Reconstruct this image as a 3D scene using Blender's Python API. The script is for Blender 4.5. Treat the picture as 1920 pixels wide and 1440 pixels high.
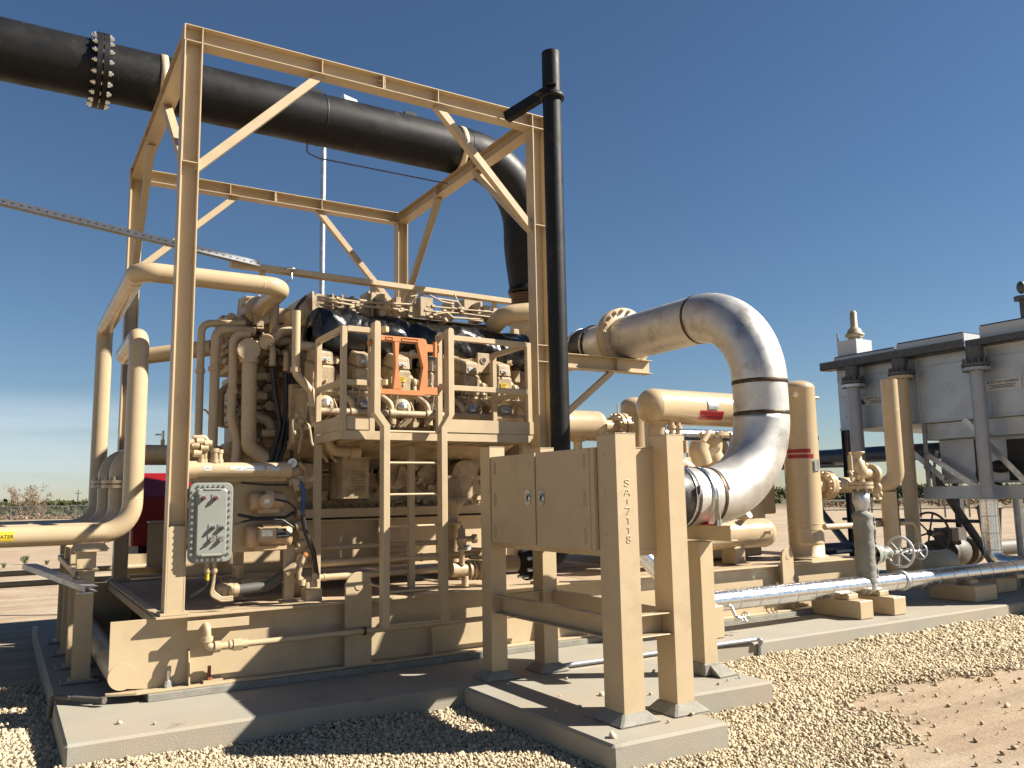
import bpy, math, random
import numpy as np
from mathutils import Vector as V, Matrix
random.seed(7)
for o in list(bpy.data.objects): bpy.data.objects.remove(o)
scene = bpy.context.scene
COL = scene.collection
# ---------------------------------------------------------------- camera
CP = [0.546388924, 0.132369846, -0.0178659155, 1557.55546]   # yaw, pitch, roll, focal px at 1920 wide
CH = 1.5
def cam_axes():
    y_, p_, r_ = CP[:3]
    f = V((math.sin(y_)*math.cos(p_), math.cos(y_)*math.cos(p_), math.sin(p_)))
    r = V((math.cos(y_), -math.sin(y_), 0)); u = r.cross(f)
    c, s = math.cos(r_), math.sin(r_)
    return c*r+s*u, -s*r+c*u, f
CR_, CU_, CF_ = cam_axes()
cd = bpy.data.cameras.new("camera"); cam = bpy.data.objects.new("camera", cd); COL.objects.link(cam)
cd.sensor_width = 36; cd.lens = 36*CP[3]/1920; cd.clip_start = .05; cd.clip_end = 6000
m = Matrix((CR_, CU_, -CF_)).transposed().to_4x4(); m.translation = V((0, 0, CH)); cam.matrix_world = m
scene.camera = cam
def W(px, py, X=None, Y=None, Z=None):
    """world point on a known plane of the site, measured from the survey of the photograph"""
    d = CR_*((px-960)/CP[3]) - CU_*((py-720)/CP[3]) + CF_
    t = X/d.x if X is not None else (Y/d.y if Y is not None else (Z-CH)/d.z)
    return V((0, 0, CH)) + d*t
# ---------------------------------------------------------------- sky, sun, exposure
SUN_AZ = V((.846, -.533)); SUN_EL = math.radians(38.5)
w = bpy.data.worlds.new("World"); scene.world = w; w.use_nodes = True
nt = w.node_tree; bg = nt.nodes['Background']
sky = nt.nodes.new('ShaderNodeTexSky'); sky.sky_type = 'NISHITA'; sky.sun_disc = False
sky.sun_elevation = SUN_EL; sky.sun_rotation = math.atan2(SUN_AZ.x, SUN_AZ.y)
sky.altitude = 700; sky.air_density = 1.12; sky.dust_density = 0.15; sky.ozone_density = 4.5
hs = nt.nodes.new('ShaderNodeHueSaturation'); hs.inputs['Saturation'].default_value = 1.06; hs.inputs['Value'].default_value = .67; nt.links.new(sky.outputs[0], hs.inputs['Color'])
# thin veil of high cloud low in the north-west
wt = nt.nodes.new('ShaderNodeTexCoord'); mp = nt.nodes.new('ShaderNodeMapping'); mp.inputs['Scale'].default_value = (1.5, 1.5, 16); nt.links.new(wt.outputs['Generated'], mp.inputs[0])
wn = nt.nodes.new('ShaderNodeTexNoise'); wn.inputs['Scale'].default_value = 2.2; wn.inputs['Detail'].default_value = 5; nt.links.new(mp.outputs[0], wn.inputs['Vector'])
sp = nt.nodes.new('ShaderNodeSeparateXYZ'); nt.links.new(wt.outputs['Generated'], sp.inputs[0])
def wmr(src, a, b, c, d, sm=True):
    q = nt.nodes.new('ShaderNodeMapRange'); q.interpolation_type = 'SMOOTHSTEP' if sm else 'LINEAR'
    for i, v_ in enumerate((a, b, c, d)): q.inputs[i+1].default_value = v_
    nt.links.new(src, q.inputs[0]); return q.outputs[0]
def wmul(a, b):
    q = nt.nodes.new('ShaderNodeMath'); q.operation = 'MULTIPLY'; nt.links.new(a, q.inputs[0])
    if isinstance(b, float): q.inputs[1].default_value = b
    else: nt.links.new(b, q.inputs[1])
    return q.outputs[0]
band = wmul(wmul(wmr(sp.outputs['Z'], .125, .085, 0, 1), wmr(sp.outputs['Z'], .0, .03, .35, 1)), wmul(wmr(sp.outputs['X'], .42, .02, .12, 1), wmr(wn.outputs[0], .3, .62, .35, 1)))
wm = nt.nodes.new('ShaderNodeMix'); wm.data_type = 'RGBA'; nt.links.new(wmul(band, .36), wm.inputs[0]); nt.links.new(hs.outputs[0], wm.inputs[6]); wm.inputs[7].default_value = (6.6, 7.2, 7.8, 1)
nt.links.new(wm.outputs[2], bg.inputs[0]); bg.inputs[1].default_value = .05
sl = bpy.data.lights.new("sun", 'SUN'); sl.energy = 5.0; sl.angle = math.radians(.53); sl.color = (1, .93, .82)
so = bpy.data.objects.new("sun", sl); COL.objects.link(so)
sv = V((SUN_AZ.x*math.cos(SUN_EL), SUN_AZ.y*math.cos(SUN_EL), math.sin(SUN_EL)))
so.rotation_euler = sv.to_track_quat('Z', 'Y').to_euler(); so.location = (20, -12, 18)
vs = scene.view_settings; vs.view_transform = 'Standard'; vs.look = 'None'; vs.exposure = 1.38; vs.gamma = 1
# ---------------------------------------------------------------- materials
AL = .67
def mat(name, col, rough=.5, metal=0., var=.12, scale=3., bump=0., bscale=60., spec=.5, dirt=None, dscale=1.5, dth=.62, coat=0., aniso=None, rvar=.0, island=0., dirt2=None, d2=(9., .70), dust=0.):
    if metal >= .5: col = tuple(c*.93 for c in col)
    if metal < .5: col = tuple(c*AL for c in col); dirt = tuple(c*AL for c in dirt) if dirt else None
    m = bpy.data.materials.new(name); m.use_nodes = True; n = m.node_tree.nodes; L = m.node_tree.links
    b = n['Principled BSDF']; b.inputs['Roughness'].default_value = rough; b.inputs['Metallic'].default_value = metal
    b.inputs['Specular IOR Level'].default_value = spec; b.inputs['Coat Weight'].default_value = coat
    tc = n.new('ShaderNodeTexCoord'); geo = n.new('ShaderNodeNewGeometry')
    nz = n.new('ShaderNodeTexNoise'); nz.inputs['Scale'].default_value = scale; nz.inputs['Detail'].default_value = 6
    nz.inputs['Roughness'].default_value = .65
    L.new(geo.outputs['Position'], nz.inputs['Vector'])
    mr = n.new('ShaderNodeMapRange'); mr.inputs[1].default_value = .3; mr.inputs[2].default_value = .7
    mr.inputs[3].default_value = 1-var; mr.inputs[4].default_value = 1+var
    L.new(nz.outputs[0], mr.inputs[0])
    mx = n.new('ShaderNodeVectorMath'); mx.operation = 'SCALE'; mx.inputs[0].default_value = col
    L.new(mr.outputs[0], mx.inputs['Scale']); out = mx.outputs[0]
    if island:
        ir = n.new('ShaderNodeMapRange'); ir.inputs[3].default_value = 1-island; ir.inputs[4].default_value = 1+island
        L.new(geo.outputs['Random Per Island'], ir.inputs[0])
        m2 = n.new('ShaderNodeVectorMath'); m2.operation = 'SCALE'; L.new(out, m2.inputs[0]); L.new(ir.outputs[0], m2.inputs['Scale']); out = m2.outputs[0]
    if dirt:
        nd = n.new('ShaderNodeTexNoise'); nd.inputs['Scale'].default_value = dscale; nd.inputs['Detail'].default_value = 9; nd.inputs['Roughness'].default_value = .7
        L.new(geo.outputs['Position'], nd.inputs['Vector'])
        dr = n.new('ShaderNodeMapRange'); dr.inputs[1].default_value = dth-.1; dr.inputs[2].default_value = dth+.14
        L.new(nd.outputs[0], dr.inputs[0])
        mm = n.new('ShaderNodeMix'); mm.data_type = 'RGBA'; mm.inputs[7].default_value = (*dirt, 1)
        L.new(dr.outputs[0], mm.inputs[0]); L.new(out, mm.inputs[6]); out = mm.outputs[2]
    if dirt2:
        nd = n.new('ShaderNodeTexNoise'); nd.inputs['Scale'].default_value = d2[0]; nd.inputs['Detail'].default_value = 8; nd.inputs['Roughness'].default_value = .6; nd.inputs['Distortion'].default_value = .4
        L.new(geo.outputs['Position'], nd.inputs['Vector'])
        dr = n.new('ShaderNodeMapRange'); dr.inputs[1].default_value = d2[1]-.03; dr.inputs[2].default_value = d2[1]+.05; dr.inputs[4].default_value = .8
        L.new(nd.outputs[0], dr.inputs[0]); mm = n.new('ShaderNodeMix'); mm.data_type = 'RGBA'; mm.inputs[7].default_value = (*[c*AL for c in dirt2], 1)
        L.new(dr.outputs[0], mm.inputs[0]); L.new(out, mm.inputs[6]); out = mm.outputs[2]
    if dust:   # wind-blown dust lying on upward faces
        sx = n.new('ShaderNodeSeparateXYZ'); L.new(geo.outputs['True Normal'], sx.inputs[0]); du = n.new('ShaderNodeMapRange'); du.inputs[1].default_value = .55; du.inputs[2].default_value = .95; du.inputs[4].default_value = dust; L.new(sx.outputs['Z'], du.inputs[0])
        nn = n.new('ShaderNodeTexNoise'); nn.inputs['Scale'].default_value = 7; nn.inputs['Detail'].default_value = 8; L.new(geo.outputs['Position'], nn.inputs['Vector'])
        dm = n.new('ShaderNodeMapRange'); dm.inputs[1].default_value = .36; dm.inputs[2].default_value = .62; L.new(nn.outputs[0], dm.inputs[0])
        du2 = n.new('ShaderNodeMath'); du2.operation = 'MULTIPLY'; L.new(du.outputs[0], du2.inputs[0]); L.new(dm.outputs[0], du2.inputs[1])
        mm = n.new('ShaderNodeMix'); mm.data_type = 'RGBA'; mm.inputs[7].default_value = (.40*AL, .31*AL, .21*AL, 1); L.new(du2.outputs[0], mm.inputs[0]); L.new(out, mm.inputs[6]); out = mm.outputs[2]
    L.new(out, b.inputs['Base Color'])
    if rvar:
        rr = n.new('ShaderNodeMapRange'); rr.inputs[1].default_value = .3; rr.inputs[2].default_value = .7
        rr.inputs[3].default_value = rough-rvar; rr.inputs[4].default_value = rough+rvar
        n2 = n.new('ShaderNodeTexNoise'); n2.inputs['Scale'].default_value = scale*2.3; n2.inputs['Detail'].default_value = 5
        L.new(geo.outputs['Position'], n2.inputs['Vector']); L.new(n2.outputs[0], rr.inputs[0]); L.new(rr.outputs[0], b.inputs['Roughness'])
    if bump:
        nb = n.new('ShaderNodeTexNoise'); nb.inputs['Scale'].default_value = bscale; nb.inputs['Detail'].default_value = 5
        L.new(geo.outputs['Position'], nb.inputs['Vector'])
        bp = n.new('ShaderNodeBump'); bp.inputs['Strength'].default_value = bump; bp.inputs['Distance'].default_value = .01
        L.new(nb.outputs[0], bp.inputs['Height']); L.new(bp.outputs[0], b.inputs['Normal'])
    return m
TANC = (.65, .505, .315)
M = dict(
 tan=mat('tan_paint', TANC, .42, var=.05, scale=4, bump=.05, bscale=35, dirt=(.50, .37, .24), dscale=2.2, dth=.64, rvar=.08, dirt2=(.24, .13, .06), d2=(11., .735), dust=.6),
 tang=mat('tan_gloss_paint', (.65, .50, .31), .24, var=.04, scale=3, rvar=.06, dirt=(.54, .40, .26), dscale=1.8, dth=.66, dust=.25),
 tanc=mat('tan_cast_paint', (.59, .455, .28), .5, var=.12, scale=9, bump=.25, bscale=70, dirt=(.26, .175, .105), dscale=5, dth=.58, dirt2=(.06, .045, .03), d2=(5., .66), dust=.5),
 cool=mat('pinkish_tan_paint', (.68, .47, .28), .35, var=.05, scale=3),
 black=mat('black_exhaust_paint', (.011, .0108, .0105), .52, spec=.28, var=.3, scale=2.2, bump=.08, bscale=30, dirt=(.10, .095, .085), dscale=5, dth=.69, rvar=.1),
 blk=mat('black_rubber', (.018, .018, .018), .42, var=.25, scale=14, rvar=.12, dirt=(.07, .065, .06), dscale=9, dth=.66),
 wrap=mat('black_plastic_wrap', (.006, .006, .006), .30, var=.3, scale=8, bump=.9, bscale=11, rvar=.08),
 ss=mat('stainless_pipe', (.64, .615, .57), .50, .86, var=.13, scale=2.4, rvar=.1, dirt=(.24, .215, .185), dscale=3.0, dth=.62, bump=.03, bscale=25),
 weld=mat('heat_tinted_weld', (.085, .06, .042), .5, .8, var=.45, scale=14, bump=.4, bscale=60),
 clamp=mat('steel_clamp', (.62, .62, .62), .28, 1., var=.1, scale=9),
 galv=mat('galvanised_steel', (.52, .55, .58), .45, .85, var=.22, scale=7, rvar=.12, dirt=(.33, .35, .37), dscale=5, dth=.56),
 galvd=mat('dull_galvanised_sheet', (.43, .48, .52), .5, .5, var=.08, scale=2.5, rvar=.1, dirt=(.33, .34, .33), dscale=2, dth=.66, bump=.04, bscale=12),
 galvp=mat('grey_pipe_coating', (.44, .46, .50), .42, .35, var=.06, scale=4),
 alu=mat('aluminium_jacket', (.82, .82, .82), .24, 1., var=.07, scale=10, bump=.12, bscale=22, rvar=.07),
 white=mat('white_panel_paint', (.72, .73, .74), .4, var=.03),
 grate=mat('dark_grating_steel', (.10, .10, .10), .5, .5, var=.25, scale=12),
 conc=mat('grey_concrete', (.40, .375, .31), .85, var=.09, scale=1.3, bump=.25, bscale=110, spec=.2, dirt=(.46, .38, .28), dscale=.9, dth=.55, dirt2=(.22, .20, .17), d2=(2.3, .665)),
 grout=mat('dark_grout', (.35, .33, .28), .9, var=.2, scale=8, bump=.5, bscale=90, spec=.2),
 box=mat('grey_enclosure_paint', (.32, .335, .295), .4, var=.05, scale=6, rvar=.06),
 red=mat('red_paint', (.30, .008, .010), .35, var=.1), rdd=mat('dark_machine', (.02, .018, .017), .6, var=.3),
 redl=mat('red_label', (.46, .02, .03), .4, var=.1, scale=30), redd=mat('dark_red_print', (.22, .01, .015), .5),
 org=mat('orange_plastic', (.66, .26, .085), .45, var=.08, scale=8), yel=mat('yellow_label', (.85, .60, .03), .4, var=.05),
 blue=mat('blue_hose', (.02, .11, .30), .4), bluep=mat('blue_pipe', (.035, .055, .10), .4),
 bolt=mat('zinc_bolt', (.72, .72, .70), .35, .8, var=.15, scale=30), rust=mat('rusty_steel', (.28, .10, .04), .7, var=.35, scale=40),
 lab=mat('white_label', (.74, .74, .72), .45, var=.04, scale=40), ink=mat('black_print', (.03, .03, .03), .6),
 silv=mat('nameplate_metal', (.55, .55, .52), .35, .9, var=.3, scale=26), glass=mat('gauge_face', (.75, .8, .8), .1),
 gkt=mat('grey_insulation_mastic', (.30, .295, .26), .75, var=.12, scale=5, bump=.6, bscale=28),
 dust=mat('dusty_deck_plate', (.56, .41, .26), .75, var=.12, scale=6, dirt=(.44, .33, .23), dscale=3, dth=.5, bump=.1, bscale=40),
 hose=mat('grey_hose', (.12, .11, .10), .55, var=.2), copper=mat('brown_bellows', (.16, .085, .045), .45, .3, var=.3, scale=30),
 zinc=mat('bright_zinc', (.62, .65, .69), .45, .25, var=.12, scale=20),
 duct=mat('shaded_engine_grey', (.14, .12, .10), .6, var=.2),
)
# ---------------------------------------------------------------- mesh builder
def frame(d):
    d = d.normalized(); u = V((0, 0, 1)) if abs(d.z) < .95 else V((0, 1, 0))
    a = d.cross(u).normalized(); return d, a, a.cross(d).normalized()
ORG = {}
class MB:
    def __init__(s): s.v = []; s.f = []; s.sm = []; s.mi = []; s.m = 0
    def add(s, vs, fs, smooth=False):
        n = len(s.v); s.v.extend(tuple(p) for p in vs)
        for f in fs: s.f.append(tuple(n+i for i in f)); s.sm.append(smooth); s.mi.append(s.m)
        return s
    def box(s, x0, x1, y0, y1, z0, z1):
        x0, x1 = min(x0, x1), max(x0, x1); y0, y1 = min(y0, y1), max(y0, y1); z0, z1 = min(z0, z1), max(z0, z1)
        return s.add([(x0,y0,z0),(x1,y0,z0),(x1,y1,z0),(x0,y1,z0),(x0,y0,z1),(x1,y0,z1),(x1,y1,z1),(x0,y1,z1)],
                     [(0,3,2,1),(4,5,6,7),(0,1,5,4),(1,2,6,5),(2,3,7,6),(3,0,4,7)])
    def hexa(s, p):   # 8 points, bottom 4 ccw, top 4 ccw
        return s.add(p, [(0,3,2,1),(4,5,6,7),(0,1,5,4),(1,2,6,5),(2,3,7,6),(3,0,4,7)])
    def bar(s, a, b, w, h, up=(0, 0, 1)):
        a, b = V(a), V(b); d = (b-a).normalized(); up = V(up); sd = d.cross(up)
        if sd.length < 1e-4: sd = d.cross(V((0, 1, 0)))
        sd.normalize(); u = sd.cross(d).normalized(); sd *= w/2; u *= h/2
        return s.hexa([a-sd-u, a+sd-u, b+sd-u, b-sd-u, a-sd+u, a+sd+u, b+sd+u, b-sd+u])
    def hbeam(s, a, b, up, d, wd, tf=.011, tw=.008):
        a, b, up = V(a), V(b), V(up).normalized(); o = up*(d/2-tf/2)
        s.bar(a+o, b+o, wd, tf, up); s.bar(a-o, b-o, wd, tf, up); return s.bar(a, b, tw, d-2*tf, up)
    def chan(s, a, b, up, side, d, wd, t=.009):   # web at a-b, flanges go to side
        a, b, up, side = V(a), V(b), V(up).normalized(), V(side).normalized()
        s.bar(a, b, t, d, up)
        for k in (1, -1):
            o = up*k*(d/2-t/2)+side*(wd/2+t/2); s.bar(a+o, b+o, wd, t, up)
        return s
    def angle(s, a, b, u1, u2, w1, w2, t=.009):
        a, b, u1, u2 = V(a), V(b), V(u1).normalized(), V(u2).normalized()
        s.bar(a+u1*w1/2, b+u1*w1/2, t, w1, u1); return s.bar(a+u2*(w2/2+t/2), b+u2*(w2/2+t/2), t, w2, u2)
    def cyl(s, a, b, r, r2=None, n=20, cap=True, smooth=True):
        a, b = V(a), V(b); r2 = r if r2 is None else r2; d, e, g = frame(b-a); vs = []
        for c, q in ((a, r), (b, r2)):
            for i in range(n):
                t = 2*math.pi*i/n; vs.append(c+(e*math.cos(t)+g*math.sin(t))*q)
        k = len(s.v); s.add(vs, [(i, (i+1) % n, n+(i+1) % n, n+i) for i in range(n)], smooth)
        if cap:
            s.add(vs[:n], [tuple(range(n-1, -1, -1))]); s.add(vs[n:], [tuple(range(n))])
        return s
    def rev(s, a, axis, prof, n=28, smooth=True):   # prof: (dist along axis, radius)
        a = V(a); d, e, g = frame(V(axis)); vs = []; fs = []
        for (t, r) in prof:
            for i in range(n):
                q = 2*math.pi*i/n; vs.append(a+d*t+(e*math.cos(q)+g*math.sin(q))*max(r, 1e-4))
        for j in range(len(prof)-1):
            for i in range(n):
                fs.append((j*n+i, j*n+(i+1) % n, (j+1)*n+(i+1) % n, (j+1)*n+i))
        return s.add(vs, fs, smooth)
    def path(s, pts, bend=0., seg=7):
        pts = [V(p) for p in pts]; out = [pts[0]]
        for i in range(1, len(pts)-1):
            b = bend[i-1] if isinstance(bend, (list, tuple)) else bend
            p, q, r = pts[i-1], pts[i], pts[i+1]; u = (p-q); w_ = (r-q); lu, lw = u.length, w_.length; u.normalize(); w_.normalize()
            ang = u.angle(w_); 
            if b <= 0 or ang > 3.1: out.append(q); continue
            t = min(b/math.tan(ang/2), lu*(.9999 if i == 1 else .499), lw*(.9999 if i == len(pts)-2 else .499)); R = t*math.tan(ang/2)
            c = q+(u+w_).normalized()*(R/math.sin(ang/2)); a0 = (q+u*t)-c; a1 = (q+w_*t)-c; tot = a0.angle(a1); ax = a0.cross(a1).normalized()
            for k in range(seg+1): out.append(c+Matrix.Rotation(tot*k/seg, 3, ax) @ a0)
        out.append(pts[-1]); return out
    def tube(s, pts, r, bend=0., n=14, seg=7, cap=True, rs=None):
        P = s.path(pts, bend, seg); k = len(P)
        T = []
        for i in range(k):
            d = (P[min(i+1, k-1)]-P[max(i-1, 0)]); T.append(d.normalized())
        d, e, g = frame(T[0]); vs = []; fs = []
        for i in range(k):
            if i:
                ax = T[i-1].cross(T[i])
                if ax.length > 1e-7:
                    R = Matrix.Rotation(T[i-1].angle(T[i]), 3, ax.normalized()); e = R @ e; g = R @ g
            q = rs[min(i, len(rs)-1)] if rs else r
            for j in range(n):
                t = 2*math.pi*j/n; vs.append(P[i]+(e*math.cos(t)+g*math.sin(t))*q)
        for i in range(k-1):
            for j in range(n): fs.append((i*n+j, i*n+(j+1) % n, (i+1)*n+(j+1) % n, (i+1)*n+j))
        s.add(vs, fs, True)
        if cap: s.add(vs[:n], [tuple(range(n-1, -1, -1))]); s.add(vs[-n:], [tuple(range(n))])
        return s
    def bolts(s, c, axis, R, n, br, h, off=0.):
        c = V(c); d, e, g = frame(V(axis))
        for i in range(n):
            t = 2*math.pi*(i+.5)/n+off; p = c+(e*math.cos(t)+g*math.sin(t))*R
            s.cyl(p-d*h, p+d*h, br, n=6, smooth=False)
        return s
    def flange(s, c, axis, R, t, nb=0, br=.012, bh=None):
        c = V(c); d = V(axis).normalized(); s.cyl(c-d*t/2, c+d*t/2, R, n=32)
        if nb: s.bolts(c, d, R-br*1.7, nb, br, bh or t*.95)
        return s
    def prism(s, poly, vec):
        n = len(poly); poly = [V(p) for p in poly]; vec = V(vec)
        return s.add(poly+[p+vec for p in poly], [tuple(range(n-1, -1, -1)), tuple(range(n, 2*n))]+[(i, (i+1) % n, n+(i+1) % n, n+i) for i in range(n)])
    def ell(s, c, rx, ry, rz, n=16, k=10):
        vs = []; fs = []
        for j in range(k+1):
            t = math.pi*j/k
            for i in range(n):
                q = 2*math.pi*i/n; vs.append((c[0]+rx*math.sin(t)*math.cos(q), c[1]+ry*math.sin(t)*math.sin(q), c[2]+rz*math.cos(t)))
        for j in range(k):
            for i in range(n): fs.append((j*n+i, (j+1)*n+i, (j+1)*n+(i+1) % n, j*n+(i+1) % n))
        return s.add(vs, fs, True)
    def build(s, name, mats, parent=None, loc=None, bevel=0.):
        me = bpy.data.meshes.new(name)
        org = ORG[parent.name] if parent is not None else (V(loc) if loc is not None else V((0, 0, 0)))
        me.from_pydata([(p[0]-org.x, p[1]-org.y, p[2]-org.z) for p in s.v], [], s.f)
        if not isinstance(mats, (list, tuple)): mats = [mats]
        for q in mats: me.materials.append(M[q] if isinstance(q, str) else q)
        me.polygons.foreach_set('use_smooth', s.sm); me.polygons.foreach_set('material_index', s.mi); me.update()
        o = bpy.data.objects.new(name, me); COL.objects.link(o)
        if parent is not None: o.parent = parent
        else: o.location = org
        ORG[o.name] = org
        if bevel:
            b = o.modifiers.new('bevel', 'BEVEL'); b.width = bevel; b.segments = 1; b.limit_method = 'ANGLE'; b.angle_limit = math.radians(50)
        return o
def build_parts(mb, name, mats, parent, bevel=0.):
    """one mesh object for every separate piece collected in mb"""
    n = len(mb.v); par = list(range(n))
    def find(a):
        while par[a] != a: par[a] = par[par[a]]; a = par[a]
        return a
    for f in mb.f:
        for q in f[1:]: par[find(q)] = find(f[0])
    comp = {}
    for i in range(n): comp.setdefault(find(i), []).append(i)
    keys = list(comp); bb = {}
    for k in keys:
        a = np.array([mb.v[i] for i in comp[k]]); bb[k] = (a.min(0)-.001, a.max(0)+.001)
    g = {k: k for k in keys}
    def fg(a):
        while g[a] != a: a = g[a]
        return a
    for i, a in enumerate(keys):
        for b in keys[i+1:]:
            if (bb[a][0] <= bb[b][1]).all() and (bb[b][0] <= bb[a][1]).all(): g[fg(b)] = fg(a)
    vg = [fg(find(i)) for i in range(n)]; out = []
    for k in dict.fromkeys(vg):
        m2 = MB(); idx = [i for i in range(n) if vg[i] == k]; mp_ = {i: j for j, i in enumerate(idx)}; m2.v = [mb.v[i] for i in idx]
        for f, sm, mi in zip(mb.f, mb.sm, mb.mi):
            if vg[f[0]] == k: m2.f.append(tuple(mp_[i] for i in f)); m2.sm.append(sm); m2.mi.append(mi)
        out.append(m2.build(name, mats, parent, bevel=bevel))
    return out
def tag(o, label, cat, group=None, kind=None):
    if label: o['label'] = label
    if cat: o['category'] = cat
    if group: o['group'] = group
    if kind: o['kind'] = kind
    return o
def thing(name, label, cat, loc, group=None):
    o = bpy.data.objects.new(name, None); COL.objects.link(o); o.location = loc; o.empty_display_size = .2
    ORG[o.name] = V(loc); return tag(o, label, cat, group)
def copy_thing(o, loc, label=None):
    c = o.copy(); COL.objects.link(c); c.location = loc
    if label: c['label'] = label
    for ch in list(o.children):
        d = ch.copy(); COL.objects.link(d); d.parent = c
        for g in list(ch.children):
            e = g.copy(); COL.objects.link(e); e.parent = d
    return c
def struct(name, mb, m, loc=None, bevel=0.): return tag(mb.build(name, m, loc=loc, bevel=bevel), None, None, kind='structure')
def text_mb(txt, size, fn, ext=0., m=0, shear=0.):
    """flat glyph mesh of txt; fn maps (u, v) in metres to a world point"""
    cu = bpy.data.curves.new('glyphs', 'FONT'); cu.body = txt; cu.size = size; cu.align_x = 'CENTER'; cu.align_y = 'CENTER'; cu.resolution_u = 3; cu.shear = shear; cu.offset = size*.012
    ob = bpy.data.objects.new('glyphs', cu); me = bpy.data.meshes.new_from_object(ob)
    mb = MB(); mb.m = m; mb.add([fn(v.co.x, v.co.y) for v in me.vertices], [tuple(p.vertices) for p in me.polygons])
    bpy.data.objects.remove(ob); bpy.data.curves.remove(cu); bpy.data.meshes.remove(me)
    return mb
def merge(a, b):
    n = len(a.v); a.v += b.v; a.f += [tuple(n+i for i in f) for f in b.f]; a.sm += b.sm; a.mi += b.mi; return a
X_, Y_, Z_ = V((1, 0, 0)), V((0, 1, 0)), V((0, 0, 1))
GZ = -.19
# ================================================================ setting: ground, gravel, pads
def nmat(name):
    m = bpy.data.materials.new(name); m.use_nodes = True; return m, m.node_tree.nodes, m.node_tree.links, m.node_tree.nodes['Principled BSDF']
def ramp(n, stops):
    r = n.new('ShaderNodeValToRGB'); e = r.color_ramp.elements
    e[0].position, e[0].color = stops[0][0], (*stops[0][1], 1); e[1].position, e[1].color = stops[-1][0], (*stops[-1][1], 1)
    for p, c in stops[1:-1]: q = e.new(p); q.color = (*c, 1)
    return r
m, n, L, b = nmat('sandy_ground'); b.inputs['Roughness'].default_value = .95; b.inputs['Specular IOR Level'].default_value = .15
g = n.new('ShaderNodeNewGeometry')
def noise(sc, det=8, rg=.65, vec=None):
    q = n.new('ShaderNodeTexNoise'); q.inputs['Scale'].default_value = sc; q.inputs['Detail'].default_value = det; q.inputs['Roughness'].default_value = rg
    L.new(vec or g.outputs['Position'], q.inputs['Vector']); return q
n1 = noise(.9); r1 = ramp(n, [(.3, (0.301, 0.224, 0.151)), (.5, (0.349, 0.268, 0.185)), (.7, (0.402, 0.325, 0.238))]); L.new(n1.outputs[0], r1.inputs[0])
n2 = noise(38, 6, .75); r2 = n.new('ShaderNodeMapRange'); r2.inputs[1].default_value = .35; r2.inputs[2].default_value = .68; r2.inputs[3].default_value = .82; r2.inputs[4].default_value = 1.1; L.new(n2.outputs[0], r2.inputs[0])
sc = n.new('ShaderNodeVectorMath'); sc.operation = 'SCALE'; L.new(r1.outputs[0], sc.inputs[0]); L.new(r2.outputs[0], sc.inputs['Scale'])
# scrub land far beyond the fence is olive brown
ln = n.new('ShaderNodeVectorMath'); ln.operation = 'LENGTH'; L.new(g.outputs['Position'], ln.inputs[0])
far = n.new('ShaderNodeMapRange'); far.inputs[1].default_value = 66; far.inputs[2].default_value = 84; L.new(ln.outputs['Value'], far.inputs[0])
n3 = noise(.12, 10, .7); r3 = ramp(n, [(.35, (0.067, 0.070, 0.034)), (.52, (0.114, 0.101, 0.053)), (.72, (0.201, 0.154, 0.101))]); L.new(n3.outputs[0], r3.inputs[0])
mx = n.new('ShaderNodeMix'); mx.data_type = 'RGBA'; L.new(far.outputs[0], mx.inputs[0]); L.new(sc.outputs[0], mx.inputs[6]); L.new(r3.outputs[0], mx.inputs[7])
mpg = n.new('ShaderNodeMapping'); mpg.inputs['Scale'].default_value = (.22, 3.2, 1); mpg.inputs['Rotation'].default_value = (0, 0, .12); L.new(g.outputs['Position'], mpg.inputs[0])
nt_ = noise(1.3, 7, .6, mpg.outputs[0]); rt = n.new('ShaderNodeMapRange'); rt.inputs[1].default_value = .35; rt.inputs[2].default_value = .66; rt.inputs[3].default_value = .80; rt.inputs[4].default_value = 1.12; L.new(nt_.outputs[0], rt.inputs[0])
s3 = n.new('ShaderNodeVectorMath'); s3.operation = 'SCALE'; L.new(mx.outputs[2], s3.inputs[0]); L.new(rt.outputs[0], s3.inputs['Scale']); L.new(s3.outputs[0], b.inputs['Base Color'])
n4 = noise(9, 10, .75); n5 = noise(55, 5, .7); ad = n.new('ShaderNodeMath'); ad.operation = 'MULTIPLY_ADD'; L.new(n5.outputs[0], ad.inputs[0]); ad.inputs[1].default_value = .35; L.new(n4.outputs[0], ad.inputs[2])
bp = n.new('ShaderNodeBump'); bp.inputs['Strength'].default_value = .6; bp.inputs['Distance'].default_value = .035; L.new(ad.outputs[0], bp.inputs['Height']); L.new(bp.outputs[0], b.inputs['Normal'])
M['sand'] = m
m, n, L, b = nmat('gravel_bed'); b.inputs['Roughness'].default_value = .95; b.inputs['Specular IOR Level'].default_value = .1
g = n.new('ShaderNodeNewGeometry'); vo = n.new('ShaderNodeTexVoronoi'); vo.inputs['Scale'].default_value = 42; L.new(g.outputs['Position'], vo.inputs['Vector'])
rr = ramp(n, [(0, (0.228, 0.181, 0.120)), (.5, (0.308, 0.248, 0.168)), (1, (0.375, 0.308, 0.215))]); L.new(vo.outputs['Color'], rr.inputs[0]); L.new(rr.outputs[0], b.inputs['Base Color'])
bp = n.new('ShaderNodeBump'); bp.inputs['Strength'].default_value = 1; bp.inputs['Distance'].default_value = .02; bp.invert = True; L.new(vo.outputs['Distance'], bp.inputs['Height']); L.new(bp.outputs[0], b.inputs['Normal'])
M['bed'] = m
M['stone'] = mat('crushed_limestone', (.66, .54, .365), .9, var=.12, scale=3, spec=.15, island=.26)
M['crumb'] = mat('dirt_clods', (.52, .39, .26), .95, var=.15, scale=30, spec=.1, island=.2)
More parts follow.
